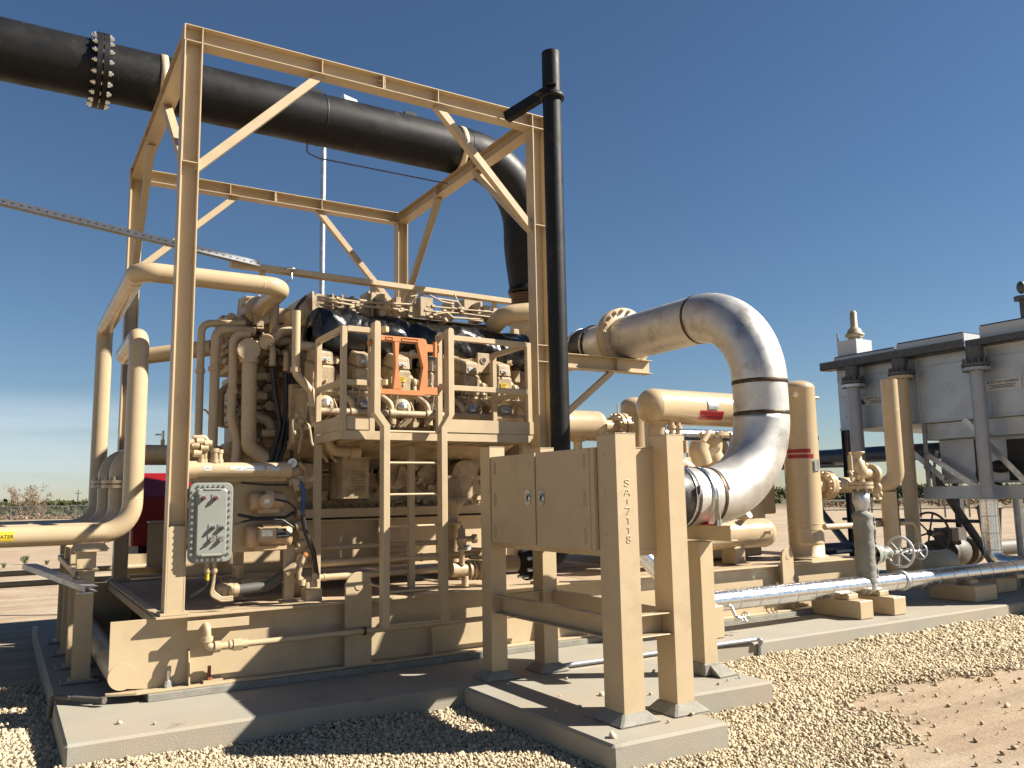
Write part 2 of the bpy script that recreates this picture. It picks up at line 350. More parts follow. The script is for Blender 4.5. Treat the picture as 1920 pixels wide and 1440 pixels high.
# ground: graded sheet, coarse far away, gently uneven near
def lattice(s0, k):
    out = [0.]; st = s0
    while out[-1] < 3000: out.append(out[-1]+st); st *= k
    return [-a for a in out[:0:-1]]+out
gx = [q+8 for q in lattice(.6, 1.13)]; gy = [q+8 for q in lattice(.6, 1.13)]
rng = np.random.default_rng(3)
def ground_h(x, y):
    d = math.hypot(x, y)
    h = GZ
    if d > 20: h += min(1, (d-20)/30)*(.12*math.sin(x*.07)+.1*math.cos(y*.09+x*.03))
    if d > 62: h += .25*min(1, (d-62)/6)*(1+.6*math.sin(x*.23+y*.11))
    return h
mb = MB(); nx, ny = len(gx), len(gy)
mb.add([(x, y, ground_h(x, y)) for y in gy for x in gx], [(j*nx+i, j*nx+i+1, (j+1)*nx+i+1, (j+1)*nx+i) for j in range(ny-1) for i in range(nx-1)], True)
struct('ground', mb, 'sand')
# gravel bed round the pads
def gp(x, y): q = W(x, y, Z=GZ+.02); return (q.x, q.y)
edge = [gp(*p) for p in ((1905, 1245), (1800, 1262), (1700, 1272), (1620, 1290), (1560, 1312), (1585, 1335), (1655, 1350), (1690, 1372), (1640, 1398), (1600, 1440))]
GP = [(-3.2, -1.), (4.6, -1.)]+[(4.7, 2.4)]+edge[::-1]+[(15, 6.05), (15, 8.), (.3, 8.6), (.2, 9.2), (-3.2, 9.0)]
GPn = np.array(GP)
def inside(x, y, poly):
    c = np.zeros(x.shape, bool); j = len(poly)-1
    for i in range(len(poly)):
        xi, yi = poly[i]; xj, yj = poly[j]
        t = ((yi > y) != (yj > y)) & (x < (xj-xi)*(y-yi)/((yj-yi) or 1e-9)+xi); c ^= t; j = i
    return c
mb = MB(); rg = random.Random(5)
def wob(P, k=5, a=.06):
    o = []
    for i in range(len(P)):
        p, q = P[i], P[(i+1) % len(P)]
        for t in range(k):
            f = t/k; s_ = a if t else 0; o.append((p[0]+(q[0]-p[0])*f+rg.uniform(-s_, s_), p[1]+(q[1]-p[1])*f+rg.uniform(-s_, s_), GZ+.006))
    return o
from mathutils.geometry import tessellate_polygon
pw = [V(p) for p in wob(GP)]
mb.add(pw, [tuple(t) for t in tessellate_polygon([pw])])
tag(mb.build('gravel_bed', 'bed'), None, None, kind='structure')
# concrete pads (main slab, air cleaner slab)
PADS = [(.40, 14.6, 6.1, 12.2), (3.2, 4.145, 4.15, 6.1), (4.145, 5.28, 4.86, 6.1)]
def slab(mb, x0, x1, y0, y1, z0, z1, bev=.02):
    mb.box(x0, x1, y0, y1, z0, z1)
mb = MB(); P6 = [(.40, 12.2), (.40, 6.1), (.5, 6.1)]
mb.prism([V((.38, 12.2, GZ-.4)), V((.40, 6.1, GZ-.4)), V((14.6, 6.02, GZ-.4)), V((14.6, 12.2, GZ-.4))], (0, 0, .4-GZ))
struct('concrete_pad', mb, 'conc', bevel=.018)
mb = MB(); mb.prism([V((3.2, 6.09, GZ-.4)), V((3.2, 4.17, GZ-.4)), V((4.145, 4.15, GZ-.4)), V((4.145, 4.86, GZ-.4)), V((5.3, 4.8, GZ-.4)), V((5.3, 6.06, GZ-.4))], (0, 0, .397-GZ))
struct('concrete_pad', mb, 'conc', bevel=.018)
# crushed stone: many small angular stones, one stuff object
def stones(name, pts, size, zoff, mt, label=None, seed=1):
    r = np.random.default_rng(seed); N = len(pts)
    base = np.array([(-1,-1,-1),(1,-1,-1),(1,1,-1),(-1,1,-1),(-1,-1,1),(1,-1,1),(1,1,1),(-1,1,1)], float)
    fc = np.array([(0,3,2,1),(4,5,6,7),(0,1,5,4),(1,2,6,5),(2,3,7,6),(3,0,4,7)])
    v = base[None]*(1+r.uniform(-.42, .25, (N, 8, 3)))
    v *= (np.array([1, .8, .62])*r.uniform(.7, 1.3, (N, 3)))[:, None, :]*(size*.5*np.clip(r.lognormal(0, .28, N), .5, 1.9))[:, None, None]
    q = r.normal(size=(N, 4)); q /= np.linalg.norm(q, axis=1)[:, None]; a, b_, c, d = q.T
    R = np.stack([1-2*(c*c+d*d), 2*(b_*c-a*d), 2*(b_*d+a*c), 2*(b_*c+a*d), 1-2*(b_*b_+d*d), 2*(c*d-a*b_), 2*(b_*d-a*c), 2*(c*d+a*b_), 1-2*(b_*b_+c*c)], 1).reshape(N, 3, 3)
    v = np.einsum('nij,nkj->nki', R, v); v[:, :, :2] += pts[:, None, :2]; v[:, :, 2] += (pts[:, 2]+zoff)[:, None]
    me = bpy.data.meshes.new(name); me.vertices.add(N*8); me.vertices.foreach_set('co', v.reshape(-1).astype(np.float32))
    me.loops.add(N*24); me.loops.foreach_set('vertex_index', (fc.reshape(-1)[None]+8*np.arange(N)[:, None]).reshape(-1).astype(np.int32))
    me.polygons.add(N*6); me.polygons.foreach_set('loop_start', np.arange(0, N*24, 4, dtype=np.int32))
    me.materials.append(M[mt]); me.update(calc_edges=True); me.validate()
    o = bpy.data.objects.new(name, me); COL.objects.link(o); return o
def grid_pts(x0, x1, y0, y1, st, seed):
    r = np.random.default_rng(seed); X, Y = np.meshgrid(np.arange(x0, x1, st), np.arange(y0, y1, st)); X = X.ravel(); Y = Y.ravel()
    X = X+r.uniform(-.5, .5, X.shape)*st*1.1; Y = Y+r.uniform(-.5, .5, Y.shape)*st*1.1
    return X, Y, r
def not_on_pad(X, Y):
    k = ~((X > .40) & (X < 14.6) & (Y > 6.085) & (Y < 12.2))
    k &= ~((X > 3.21) & (X < 4.135) & (Y > 4.17) & (Y < 6.2)); k &= ~((X > 4.0) & (X < 5.29) & (Y > 4.84) & (Y < 6.2)); return k
def in_view(X, Y, mar=.12):
    dx, dy, dz = X, Y, np.full(X.shape, GZ-CH)
    w_ = dx*CF_.x+dy*CF_.y+dz*CF_.z; u = (dx*CR_.x+dy*CR_.y+dz*CR_.z)/np.maximum(w_, .01)*CP[3]/960; v_ = (dx*CU_.x+dy*CU_.y+dz*CU_.z)/np.maximum(w_, .01)*CP[3]/720
    return (w_ > .3) & (abs(u) < 1+mar*2) & (v_ > -1-mar*2.5)
allp = []
for st, lo, hi, sd in ((.0175, 0, 6.6, 1), (.021, 6.6, 10, 2), (.029, 10, 17, 3)):
    X, Y, r = grid_pts(-3.2, 15, 1.5, 9.2, st, sd); D = np.hypot(X, Y); k = (D >= lo) & (D < hi) & in_view(X, Y) & not_on_pad(X, Y)
    X, Y = X[k], Y[k]
    ins = inside(X+.06*np.sin(Y*9)+r.normal(0, .13, X.shape), Y+.06*np.sin(X*11)+r.normal(0, .10, X.shape), GP)
    X, Y = X[ins], Y[ins]
    # mound up a little against the slab
    Z = GZ+.012+r.uniform(-.004, .016, X.shape)+.05*np.exp(-np.abs(6.1-Y)/.16)*(Y < 6.12)*(.35+.65*np.sin(X*2.1)**2)+.006*np.sin(X*3.1+Y*2.2)
    allp.append((np.stack([X, Y, Z], 1), st))
P_ = np.concatenate([a for a, _ in allp]); S_ = np.concatenate([np.full(len(a), s) for a, s in allp])
print('stones', len(P_))
tag(stones('gravel', P_, S_*1.06, 0, 'stone', seed=4), 'pale crushed limestone gravel spread round the concrete pads', 'gravel', kind='stuff')
# loose stones and clods on the bare dirt, and a few strays on the slabs
X, Y, r = grid_pts(3, 16, 1.6, 6, .11, 9); k = in_view(X, Y) & not_on_pad(X, Y) & ~inside(X, Y, GP) & (r.random(X.shape) < .30); X, Y = X[k], Y[k]
tag(stones('dirt_clods', np.stack([X, Y, np.full(X.shape, GZ+.012)], 1), .018*np.random.default_rng(2).lognormal(0, .5, X.shape), 0, 'crumb', seed=8), 'small dirt clods strewn over the bare tan dirt', 'dirt clods', kind='stuff')
X = np.array([.75, 3.55, 3.62, 3.9, 4.3, 4.6, 4.75, 5.0, 3.8, 4.05, 3.45, .95, 3.5, 4.2, 3.7, 4.9, 4.0, 4.85, 5.15, 3.3, 3.35]); Y = np.array([6.45, 5.0, 5.35, 5.2, 5.4, 5.1, 5.6, 5.0, 4.35, 4.4, 4.8, 6.3, 5.9, 5.0, 4.6, 5.3, 5.8, 4.95, 5.02, 4.3, 5.0])
tag(stones('pebbles', np.stack([X, Y, np.full(X.shape, .008)], 1), .028, 0, 'stone', seed=12), 'stray pebbles lying on the concrete slabs', 'pebbles', kind='stuff')
# ================================================================ tan portal frame over the engine
FX0, FX1, FY0, FY1, FZ0, FZ1 = 1.10, 4.60, 7.05, 10.61, .615, 5.53
cs = .15
fr = thing('steel_frame', 'tall tan steel portal frame of H-beams standing over the engine', 'steel frame', (1.17, 7.12, FZ0))
def hcol(x, y, z0, z1):
    mb = MB(); mb.hbeam((x+cs/2, y+cs/2, z0), (x+cs/2, y+cs/2, z1), X_, cs, cs, .012, .009)
    return mb
for (x, y, cover) in ((FX0, FY0, 1.30), (FX1, FY0, 0), (FX0, FY1, 1.2), (FX1, FY1, 0)):
    mb = hcol(x, y, FZ0+.02, FZ1-cs-.001)
    if cover: mb.box(x+.013, x+cs-.013, y+.001, y+.012, FZ0+.02, cover)
    mb.box(x-.03, x+cs+.03, y-.02, y+cs+.03, FZ0, FZ0+.02)
    for zz in ((4.31,) if y == FY0 else (4.2,)): mb.box(x+.013, x+cs-.013, y+.003, y+cs-.003, zz-.005, zz+.005)
    if x == FX1: mb.box(x+.013, x+cs-.013, y+.003, y+cs-.003, 3.02, 3.03); mb.box(x+.013, x+cs-.013, y+.003, y+cs-.003, 2.85, 2.86)
    mb.build('column', 'tan', fr, bevel=.002)
zc = FZ1-cs/2
for (y, st) in ((FY0, (605, 722, 822)), (FY1, (432, 518, 604))):
    mb = MB(); mb.hbeam((FX0, y+cs/2, zc), (FX1+cs, y+cs/2, zc), Z_, cs, cs, .010, .008)
    yy = y
    for i, p in enumerate(st):
        x = W(p, 130 if y == FY0 else 375, Y=yy).x
        mb.box(x-.005, x+.005, y+.003, y+cs-.003, FZ1-cs+.011, FZ1-.011)
        if i == 1:
            mb.box(x-.02, x-.008, y+.003, y+cs-.003, FZ1-cs+.011, FZ1-.011)
            for k in (0, 1): mb.cyl((x-.05, y+.035, zc-.025+.05*k), (x+.02, y+.035, zc-.025+.05*k), .01, n=6)
    mb.box(FX0-.006, FX0+.006, y, y+cs, FZ1-cs, FZ1-.003); mb.box(FX1+cs-.006, FX1+cs+.006, y, y+cs, FZ1-cs, FZ1-.003)
    mb.box(FX0+cs-.011, FX0+cs-.001, y+.002, y+cs-.003, FZ1-cs+.011, FZ1-.011); mb.box(FX1+.001, FX1+.011, y+.002, y+cs-.003, FZ1-cs+.011, FZ1-.011)
    mb.build('beam', 'tan', fr, bevel=.002)
for x in (FX0, FX1):
    mb = MB(); mb.hbeam((x+cs/2, FY0+cs+.002, zc), (x+cs/2, FY1-.002, zc), Z_, cs, cs-.004, .010, .008)
    for y in (8.4, 9.4): mb.box(x+.003, x+cs-.003, y-.005, y+.005, FZ1-cs+.011, FZ1-.011)
    mb.build('beam', 'tan', fr, bevel=.002)
def brace(a, b, w=.075):
    a, b = V(a), V(b); mb = MB(); mb.bar(a, b, w, w, (0, 1, 0) if abs(a.y-b.y) < .2 else (1, 0, 0)); mb.build('brace', 'tan', fr, bevel=.003)
yb = FY0+cs/2; yr = FY1+cs/2; zb = FZ1-cs+.004
brace((FX0+cs-.02, yb, 4.28), (2.30, yb, zb)); brace((FX1+.02, yb, 4.26), (3.50, yb, zb))
brace((FX0+cs-.02, yr, 4.28), (2.35, yr, zb)); brace((FX1+.02, yr, 4.10), (3.45, yr, zb))
for x in (FX0+cs/2, FX1+cs/2):
    brace((x, FY0+cs-.02, 4.25), (x, 8.45, zb)); brace((x, FY1+.02, 4.1), (x, 9.45, zb))
# saddles under the exhaust
EXY, EXZ, EXR = 8.95, 5.85, .295
for x in (FX0+cs/2, FX1+cs/2):
    mb = MB(); n = 22; pts = []
    for k in range(n+1):
        t = math.pi*(1.0+1.0*k/n)+.0; pts.append(V((x-.03, EXY+math.cos(t)*(EXR+.004), EXZ+math.sin(t)*(EXR+.004))))
    for k in range(n+1, 0, -1):
        t = math.pi*(1.0+1.0*(k-1)/n); pts.append(V((x-.03, EXY+math.cos(t)*(EXR+.02), EXZ+math.sin(t)*(EXR+.02))))
    # ring strap right round the pipe
    mb.rev((x-.035, EXY, EXZ), X_, [(0, EXR+.001), (0, EXR+.012), (.07, EXR+.012), (.07, EXR+.001)], n=40)
    mb.box(x-.03, x+.03, EXY-.16, EXY+.16, FZ1+.001, EXZ-EXR+.035)
    mb.build('saddle_strap', 'tan', fr)
# bracket arm that carries the intake flange
y0 = 7.22
mb = MB(); e = W(1217, 690, Y=y0); zc2 = e.z; mb.hbeam((FX1+cs+.002, y0, zc2), (e.x, y0, zc2), Z_, .155, .13, .009, .008)
xg = W(1153, 690, Y=y0).x; mb.box(xg-.005, xg+.005, y0-.062, y0+.062, zc2-.068, zc2+.068)
arm = mb.build('support_arm', 'tan', fr, bevel=.002)
mb = MB(); mb.bar((FX1+cs, y0+.02, 2.10), (W(1148, 700, Y=y0).x, y0+.02, zc2-.08), .06, .06, (0, 1, 0)); mb.build('brace', 'tan', fr, bevel=.003)
# ================================================================ black exhaust line
ex = thing('exhaust_pipe', 'large black exhaust pipe lying across the steel frame and bending down to the engine', 'exhaust pipe', (FX1, EXY, EXZ))
EXV = 5.70
mb = MB(); mb.cyl((-6.5, EXY, EXZ), (EXV-.88, EXY, EXZ), EXR, n=48)
for x in (-4.1, 2.9, 4.79): mb.rev((x, EXY, EXZ), X_, [(-.012, EXR), (0, EXR+.006), (.012, EXR)], n=48)
for (x, s_) in ((2.75, 1), (3.95, 1)): mb.box(x, x+.16, EXY-.05, EXY+.05, EXZ+EXR-.01, EXZ+EXR+.05)
mb.build('pipe', 'black', ex)
mb = MB(); mb.tube([(EXV-.90, EXY, EXZ), (EXV, EXY, EXZ), (EXV, EXY, EXZ-.90)], EXR, bend=.88, n=48, seg=12)
mb.build('elbow', 'black', ex)
mb = MB(); mb.rev((EXV, EXY, EXZ-.88), (0, 0, -1), [(0, EXR), (.20, EXR), (.36, EXR-.01), (.78, .235), (.83, .235), (.83, .25), (.87, .25), (.87, .1)], n=40)
mb.build('reducer', 'black', ex)
mb = MB(); pr = [(0, .2)]
for k in range(9): pr += [(.004+k*.035, .205), (.018+k*.035, .24), (.030+k*.035, .205)]
mb.rev((EXV, EXY, EXZ-1.76), (0, 0, -1), pr, n=36); mb.build('bellows', 'copper', ex)
xf = .60
mb = MB()
for k in (-1, 1): mb.flange((xf+k*.03, EXY, EXZ), X_, .375, .05)
fl = mb.build('flange', 'black', ex)
mb = MB(); mb.bolts((xf, EXY, EXZ), X_, .340, 20, .026, .082); mb.bolts((xf, EXY, EXZ), X_, .340, 20, .013, .10); build_parts(mb, 'bolt', 'bolt', fl)
mb = MB(); a = W(614, 285, Y=EXY); a2 = W(640, 300, Y=EXY)
mb.tube([(2.75, EXY, EXZ-EXR), (2.75, EXY, EXZ-EXR-.13), (2.88, EXY, EXZ-EXR-.17), (4.55, EXY, EXZ-EXR-.17)], .009, bend=.04, n=6); mb.build('sensor_tube', 'hose', ex)
# ================================================================ tall black vent stack
VY, VX, VR = 6.55, 4.515, .094
vt = thing('vent_stack', 'tall thin black vent pipe rising in front of the frame behind the cabinet', 'vent pipe', (VX, VY, .95))
ztop = W(1033, 100, Y=VY).z; zh = W(983, 1056, Y=VY).z
mb = MB(); xl = W(985, 1055, Y=VY).x
mb.tube([(xl+.03, VY, zh), (VX, VY, zh), (VX, VY, ztop)], VR, bend=.22, n=28, seg=8, cap=False)
mb.rev((VX, VY, ztop), (0, 0, -1), [(0, VR), (0, VR-.012), (.4, VR-.012)], n=28)
mb.build('pipe', 'black', vt)
mb = MB(); mb.flange((xl+.02, VY, zh), X_, .155, .035); fl = mb.build('flange', 'black', vt)
mb = MB(); mb.bolts((xl, VY, zh), X_, .128, 8, .017, .05); build_parts(mb, 'bolt', 'bolt', fl)
zc3 = W(1035, 182, Y=VY).z
mb = MB(); mb.rev((VX, VY, zc3-.03), Z_, [(0, VR+.002), (0, VR+.03), (.05, VR+.03), (.05, VR+.002)], n=28)
mb.box(VX-.20, VX-.08, VY-.045, VY+.045, zc3-.01, zc3+.0); mb.bar((VX-.10, VY-.06, zc3+.07), (VX-.02, VY-.10, zc3+.07), .10, .01); mb.build('collar', 'black', vt)
mb = MB(); a = V((VX-.07, VY-.02, zc3+.01)); b_ = V((W(945, 240, Y=FY0-.02).x, FY0-.03, FZ1-cs-.02))
mb.angle(a, b_, (0, 0, 1), (1, 0, 0), .09, .07, .012); mb.build('bracket', 'black', vt)
# ================================================================ skid base
SKX0, SKX1 = .735, 9.9
sk = thing('skid_base', 'long tan steel skid of I-beams that carries the engine and vessels on the slab', 'steel skid', (SKX0, 7.1, .06))
mb = MB(); mb.box(1.00, SKX1, 6.99, 7.25, .0, .055); mb.box(1.00, SKX1, 10.5, 10.76, 0, .055)
mb.build('grout_pad', 'grout', sk, bevel=.004)
for (ya, yb_) in ((7.02, 7.24), (10.55, 10.77)):
    mb = MB(); yc = (ya+yb_)/2; fx = 1.02
    mb.prism([V((SKX0, yc-.008, .595)), V((SKX0, yc-.008, .185))]+[V((.83+.097*math.cos(math.radians(t)), yc-.008, .185+.097*math.sin(math.radians(t)))) for t in range(190, 291, 12)]+[V((1.0, yc-.008, .076)), V((SKX1, yc-.008, .076)), V((SKX1, yc-.008, .595))], (0, .016, 0))
    mb.box(fx+.02, SKX1, ya, yb_, .595, .613)                               # top flange
    mb.box(fx-.1, SKX1, ya, yb_, .057, .075)                              # bottom flange
    mb.prism([V((fx-.1, ya, .057)), V((fx-.30, yc-.03, .057)), V((fx-.30, yc+.03, .057)), V((fx-.1, yb_, .057))], (0, 0, .018))
    for x in (1.30, 2.62, 3.4, 4.6, 5.8, 7.0, 8.2, 9.4):
        if x == 2.62: continue
        mb.prism([V((x-.006, ya+.008, .075)), V((x-.006, yc-.008, .075)), V((x-.006, yc-.008, .34)), V((x-.006, yc-.05, .33))], (.012, 0, 0))
    mb.build('side_beam', 'tan', sk, bevel=.002)
mb = MB(); mb.cyl((.83, 7.115, .185), (.83, 10.65, .185), .098, n=32); mb.build('pull_pipe', 'tan', sk)
yF = 7.02
# lifting lug and its gusset box, small plates on the web
mb = MB(); a = W(648, 1118, Y=yF); bq = W(693, 1112, Y=yF); xc = (a.x+bq.x)/2; r = (bq.x-a.x)/2+.01
pts = [V((xc-r, yF-.03, .075)), V((xc+r, yF-.03, .075))]+[V((xc+r*math.cos(t), yF-.03, .74+r*math.sin(t))) for t in [math.pi*k/14 for k in range(15)]]
mb.prism(pts, (0, .028, 0)); mb.cyl((xc, yF-.036, .74), (xc, yF+.004, .74), .035, n=20)
mb.build('lifting_lug', 'tan', sk, bevel=.003)
mb = MB(); xl_, xr_ = 8.0, 8.22
xc = W(1473, 1040, Y=yF).x; r = .10
pts = [V((xc-r, yF-.03, .30)), V((xc+r, yF-.03, .30))]+[V((xc+r*math.cos(t), yF-.03, .70+r*math.sin(t))) for t in [math.pi*k/14 for k in range(15)]]
mb.prism(pts, (0, .028, 0)); mb.cyl((xc, yF-.034, .70), (xc, yF, .70), .03, n=20); mb.build('lifting_lug', 'tan', sk, bevel=.003)
mb = MB(); a = W(351, 1164, Y=yF-.05); bq = W(467, 1151, Y=yF-.05); mb.box(a.x, bq.x, yF-.055, yF-.043, a.z-.075, a.z-.005); mb.box(a.x+.02, bq.x-.02, yF-.044, yF+.07, a.z-.05, a.z-.03)
mb.build('web_plate', 'tan', sk, bevel=.002)
for x in (4.05, 5.4, 6.5, 8.9):
    mb = MB(); mb.hbeam((x, 7.145, .53), (x, 10.64, .53), Z_, .13, .12); mb.build('cross_beam', 'tan', sk)
# left end cross angles
mb = MB(); mb.chan((1.06, 7.24, .56), (1.06, 10.6, .56), Z_, X_, .10, .06); mb.build('cross_beam', 'tan', sk, bevel=.002)
mb = MB(); mb.box(1.04, 9.85, 7.235, 10.55, .585, .592); mb.build('deck_plate', 'dust', sk)
# anchor bolts
for (x, mt) in ((1.155, 'bolt'), (1.455, 'rust')):
    mb = MB(); mb.cyl((x, 7.075, .076), (x, 7.075, .20), .014, n=12); mb.cyl((x, 7.075, .076), (x, 7.075, .10), .028, n=6, smooth=False); mb.cyl((x, 7.075, .10), (x, 7.075, .125), .025, n=6, smooth=False)
    if mt == 'rust': mb.m = 1; mb.box(x-.05, x+.10, 7.03, 7.12, .075, .095)
    mb.build('anchor_bolt', [mt, 'tan'], sk)
# threaded drain line clipped to the skid web: elbow, fitting, long pipe
dr = thing('drain_line', 'tan threaded drain pipe with two elbows running along the skid web', 'drain pipe', (1.5, 6.98, .45))
p0 = W(388, 1175, Y=6.93); p1 = W(392, 1214, Y=6.93); p2 = W(437, 1213, Y=6.93)
mb = MB(); mb.tube([(p0.x, 7.10, p0.z+.01), (p0.x, 6.93, p0.z-.0), (p0.x+.01, 6.93, p1.z), (p0.x+.16, 6.93, p1.z)], .030, bend=.045, n=16)
mb.cyl((p0.x, 6.93, p0.z-.075), (p0.x, 6.93, p0.z-.115), .044, n=16); mb.cyl((p0.x+.005, 6.93, p1.z+.085), (p0.x+.005, 6.93, p1.z+.05), .044, n=16); mb.cyl((p0.x+.06, 6.93, p1.z), (p0.x+.10, 6.93, p1.z), .044, n=16)
mb.build('elbow', 'tang', dr)
mb = MB(); mb.cyl((p0.x+.20, 6.93, p1.z), (p0.x+.27, 6.93, p1.z), .046, n=8, smooth=False); mb.cyl((p0.x+.17, 6.93, p1.z), (p0.x+.31, 6.93, p1.z), .036, n=14); mb.build('union', 'tang', dr)
mb = MB(); mb.cyl((p0.x+.1, 6.93, p1.z), (4.55, 6.93, p1.z), .024, n=14); mb.build('pipe', 'tang', dr)
mb = MB(); xx = W(681, 1190, Y=6.93).x; mb.rev((xx, 6.93, p1.z), X_, [(0, .025), (0, .034), (.02, .034), (.02, .025)], n=14); mb.m = 1; mb.box(xx, xx+.02, 6.93, 7.0, p1.z-.004, p1.z+.004); mb.build('pipe_clip', ['blk', 'bolt'], dr)
# ================================================================ air cleaner cabinet on four posts
ac = thing('air_cleaner', 'tan steel air cleaner cabinet with two side doors held by four square posts', 'air filter cabinet', (3.85, 5.3, .02))
BX0, BX1, BZ0, BZ1 = 3.50, 4.145, 1.105, 1.82
mb = MB(); mb.box(BX0+.036, BX1-.01, 4.62, 6.22, BZ0+.0, BZ1-.006)
mb.prism([V((BX0+.04, 4.62, BZ0)), V((BX0+.10, 4.62, BZ0-.045)), V((BX1-.1, 4.62, BZ0-.045)), V((BX1-.02, 4.62, BZ0))], (0, 1.6, 0))
mb.box(BX0+.035, BX1-.014, 4.615, 6.225, BZ1-.006, BZ1)
mb.build('cabinet', 'tan', ac, bevel=.004)
MB().box(BX0+.004, BX0+.03, 4.685, 4.732, BZ0+.004, BZ1-.002).build('hinge_strip', 'tan', ac)
MB().box(BX0+.004, BX0+.03, 6.118, 6.128, BZ0+.004, BZ1-.002).build('hinge_strip', 'tan', ac)
for i, (ya, yb_) in enumerate(((5.445, 6.115), (4.735, 5.425))):
    mb = MB(); mb.box(BX0-.002, BX0+.026, ya, yb_, BZ0+.004, BZ1-.002)
    d_ = mb.build('door', 'tan', ac, bevel=.003)
    hy = 6.06 if i == 0 else 4.80
    for z in (1.72, 1.46, 1.20):
        mb = MB(); mb.cyl((BX0-.008, hy, z-.055), (BX0-.008, hy, z+.055), .006, n=8); mb.box(BX0-.006, BX0-.003, hy-.02, hy+.02, z-.05, z+.05); mb.build('hinge', 'tan', d_)
    yl = 5.54 if i == 0 else 5.345
    mb = MB(); yz = 1.475; mb.prism([V((BX0-.009, yl-.04, yz-.045)), V((BX0-.009, yl+.0, yz-.065)), V((BX0-.009, yl+.04, yz-.045)), V((BX0-.009, yl+.04, yz+.045)), V((BX0-.009, yl, yz+.065)), V((BX0-.009, yl-.04, yz+.045))], (.006, 0, 0))
    mb.rev((BX0-.009, yl, yz), (-1, 0, 0), [(0, .034), (.008, .034), (.008, .024), (.001, .024)], n=20)
    mb.m = 1; mb.cyl((BX0-.004, yl, yz), (BX0-.011, yl, yz), .024, n=16); mb.m = 0; mb.box(BX0-.022, BX0-.012, yl-.006, yl+.006, yz-.03, yz+.03); mb.build('latch', ['clamp', 'rdd'], d_)
mb = MB(); yy = 4.90; mb.tube([(3.88, 5.05, BZ1), (3.88, 5.05, BZ1+.07), (3.98, 5.05, BZ1+.07), (3.98, 5.05, BZ1)], .006, bend=.012, n=6); mb.box(3.86, 4.02, 5.0, 5.1, BZ1, BZ1+.02); mb.build('lid_handle', 'tan', ac)
def post(x0, y0, x1, y1, z0, z1, par, name='post'):
    mb = MB(); mb.box(x0, x1, y0, y1, z0, z1-.006); mb.box(x0-.003, x1+.003, y0-.003, y1+.003, z1-.006, z1)
    o = mb.build(name, 'tan', par, bevel=.006)
    return o
def grout(x0, y0, x1, y1, z, par, g=.055):
    mb = MB(); mb.hexa([(x0-g*1.6, y0-g*1.4, 0), (x1+g*1.6, y0-g*1.4, 0), (x1+g*1.4, y1+g, 0), (x0-g*1.5, y1+g, 0), (x0-.012, y0-.012, z), (x1+.012, y0-.012, z), (x1+.012, y1+.012, z), (x0-.012, y1+.012, z)])
    mb.build('grout_pad', 'grout', par, bevel=.012)
POSTS = [(3.49, 6.13, 3.64, 6.29), (3.53, 4.47, 3.71, 4.68), (3.99, 4.47, 4.15, 4.66), (4.005, 6.13, 4.15, 6.29)]
for i, (a, b_, c, d) in enumerate(POSTS):
    o = post(a, b_, c, d, .055, 1.907, ac)
    grout(a, b_, c, d, .065, ac)
    if i == 1:
        for z in (1.76, 1.5, 1.22): MB().cyl((a-.005, b_+.13, z), (a+.005, b_+.13, z), .009, n=8).build('bolt', 'tan', o)
        # weld-bead characters down the front of this post
        S = {'S': [[(.9,.85),(.6,1),(.25,.95),(.1,.75),(.3,.55),(.7,.45),(.9,.25),(.7,.03),(.3,0),(.05,.15)]],
             'A': [[(0,0),(.5,1),(1,0)],[(.22,.36),(.78,.36)]], '-': [[(.5,.15),(.5,.85)]], '7': [[(.05,1),(.95,1),(.35,0)]],
             '1': [[(.3,.8),(.55,1),(.55,0)]], '8': [[(.5,.52),(.15,.72),(.25,.95),(.5,1),(.75,.95),(.85,.72),(.5,.52),(.12,.27),(.22,.05),(.5,0),(.78,.05),(.88,.27),(.5,.52)]]}
        zt = W(1164, 897, Y=b_).z; zb_ = W(1168, 1021, Y=b_).z; hh = (zt-zb_)/7
        for k, ch in enumerate('SA-7118'):
            mb = MB()
            for st in S[ch]:
                z0_ = zt-hh*(k+1)+hh*.16; xc = a+.088
                mb.tube([(xc+(u-.5)*.048, b_-.001, z0_+v_*hh*.70) for u, v_ in st], .0036, bend=.004, n=6, seg=2)
            mb.build('raised_character', 'tan', o)
zm = W(1000, 1112, X=3.52).z
mb = MB()
zA = W(940, 1103, X=3.56).z; zB = W(940, 1135, X=3.56).z; zc4 = (zA+zB)/2; hh_ = zA-zB
print('frame rail', zA, zB)
zc4, hh_ = .60, .15
mb.chan((3.60, 4.68, zc4), (3.60, 6.13, zc4), Z_, (-1, 0, 0), hh_, .07); mb.build('side_rail', 'tan', ac, bevel=.003)
mb = MB(); mb.chan((4.10, 4.66, zc4), (4.10, 6.13, zc4), Z_, (1, 0, 0), hh_, .05); mb.build('side_rail', 'tan', ac, bevel=.003)
mb = MB(); mb.chan((3.71, 4.60, zc4), (3.99, 4.60, zc4), Z_, (0, -1, 0), hh_, .11); mb.build('end_rail', 'tan', ac, bevel=.003)
mb = MB(); mb.chan((3.64, 6.19, zc4), (4.005, 6.19, zc4), Z_, (0, -1, 0), hh_, .05); mb.build('end_rail', 'tan', ac, bevel=.003)
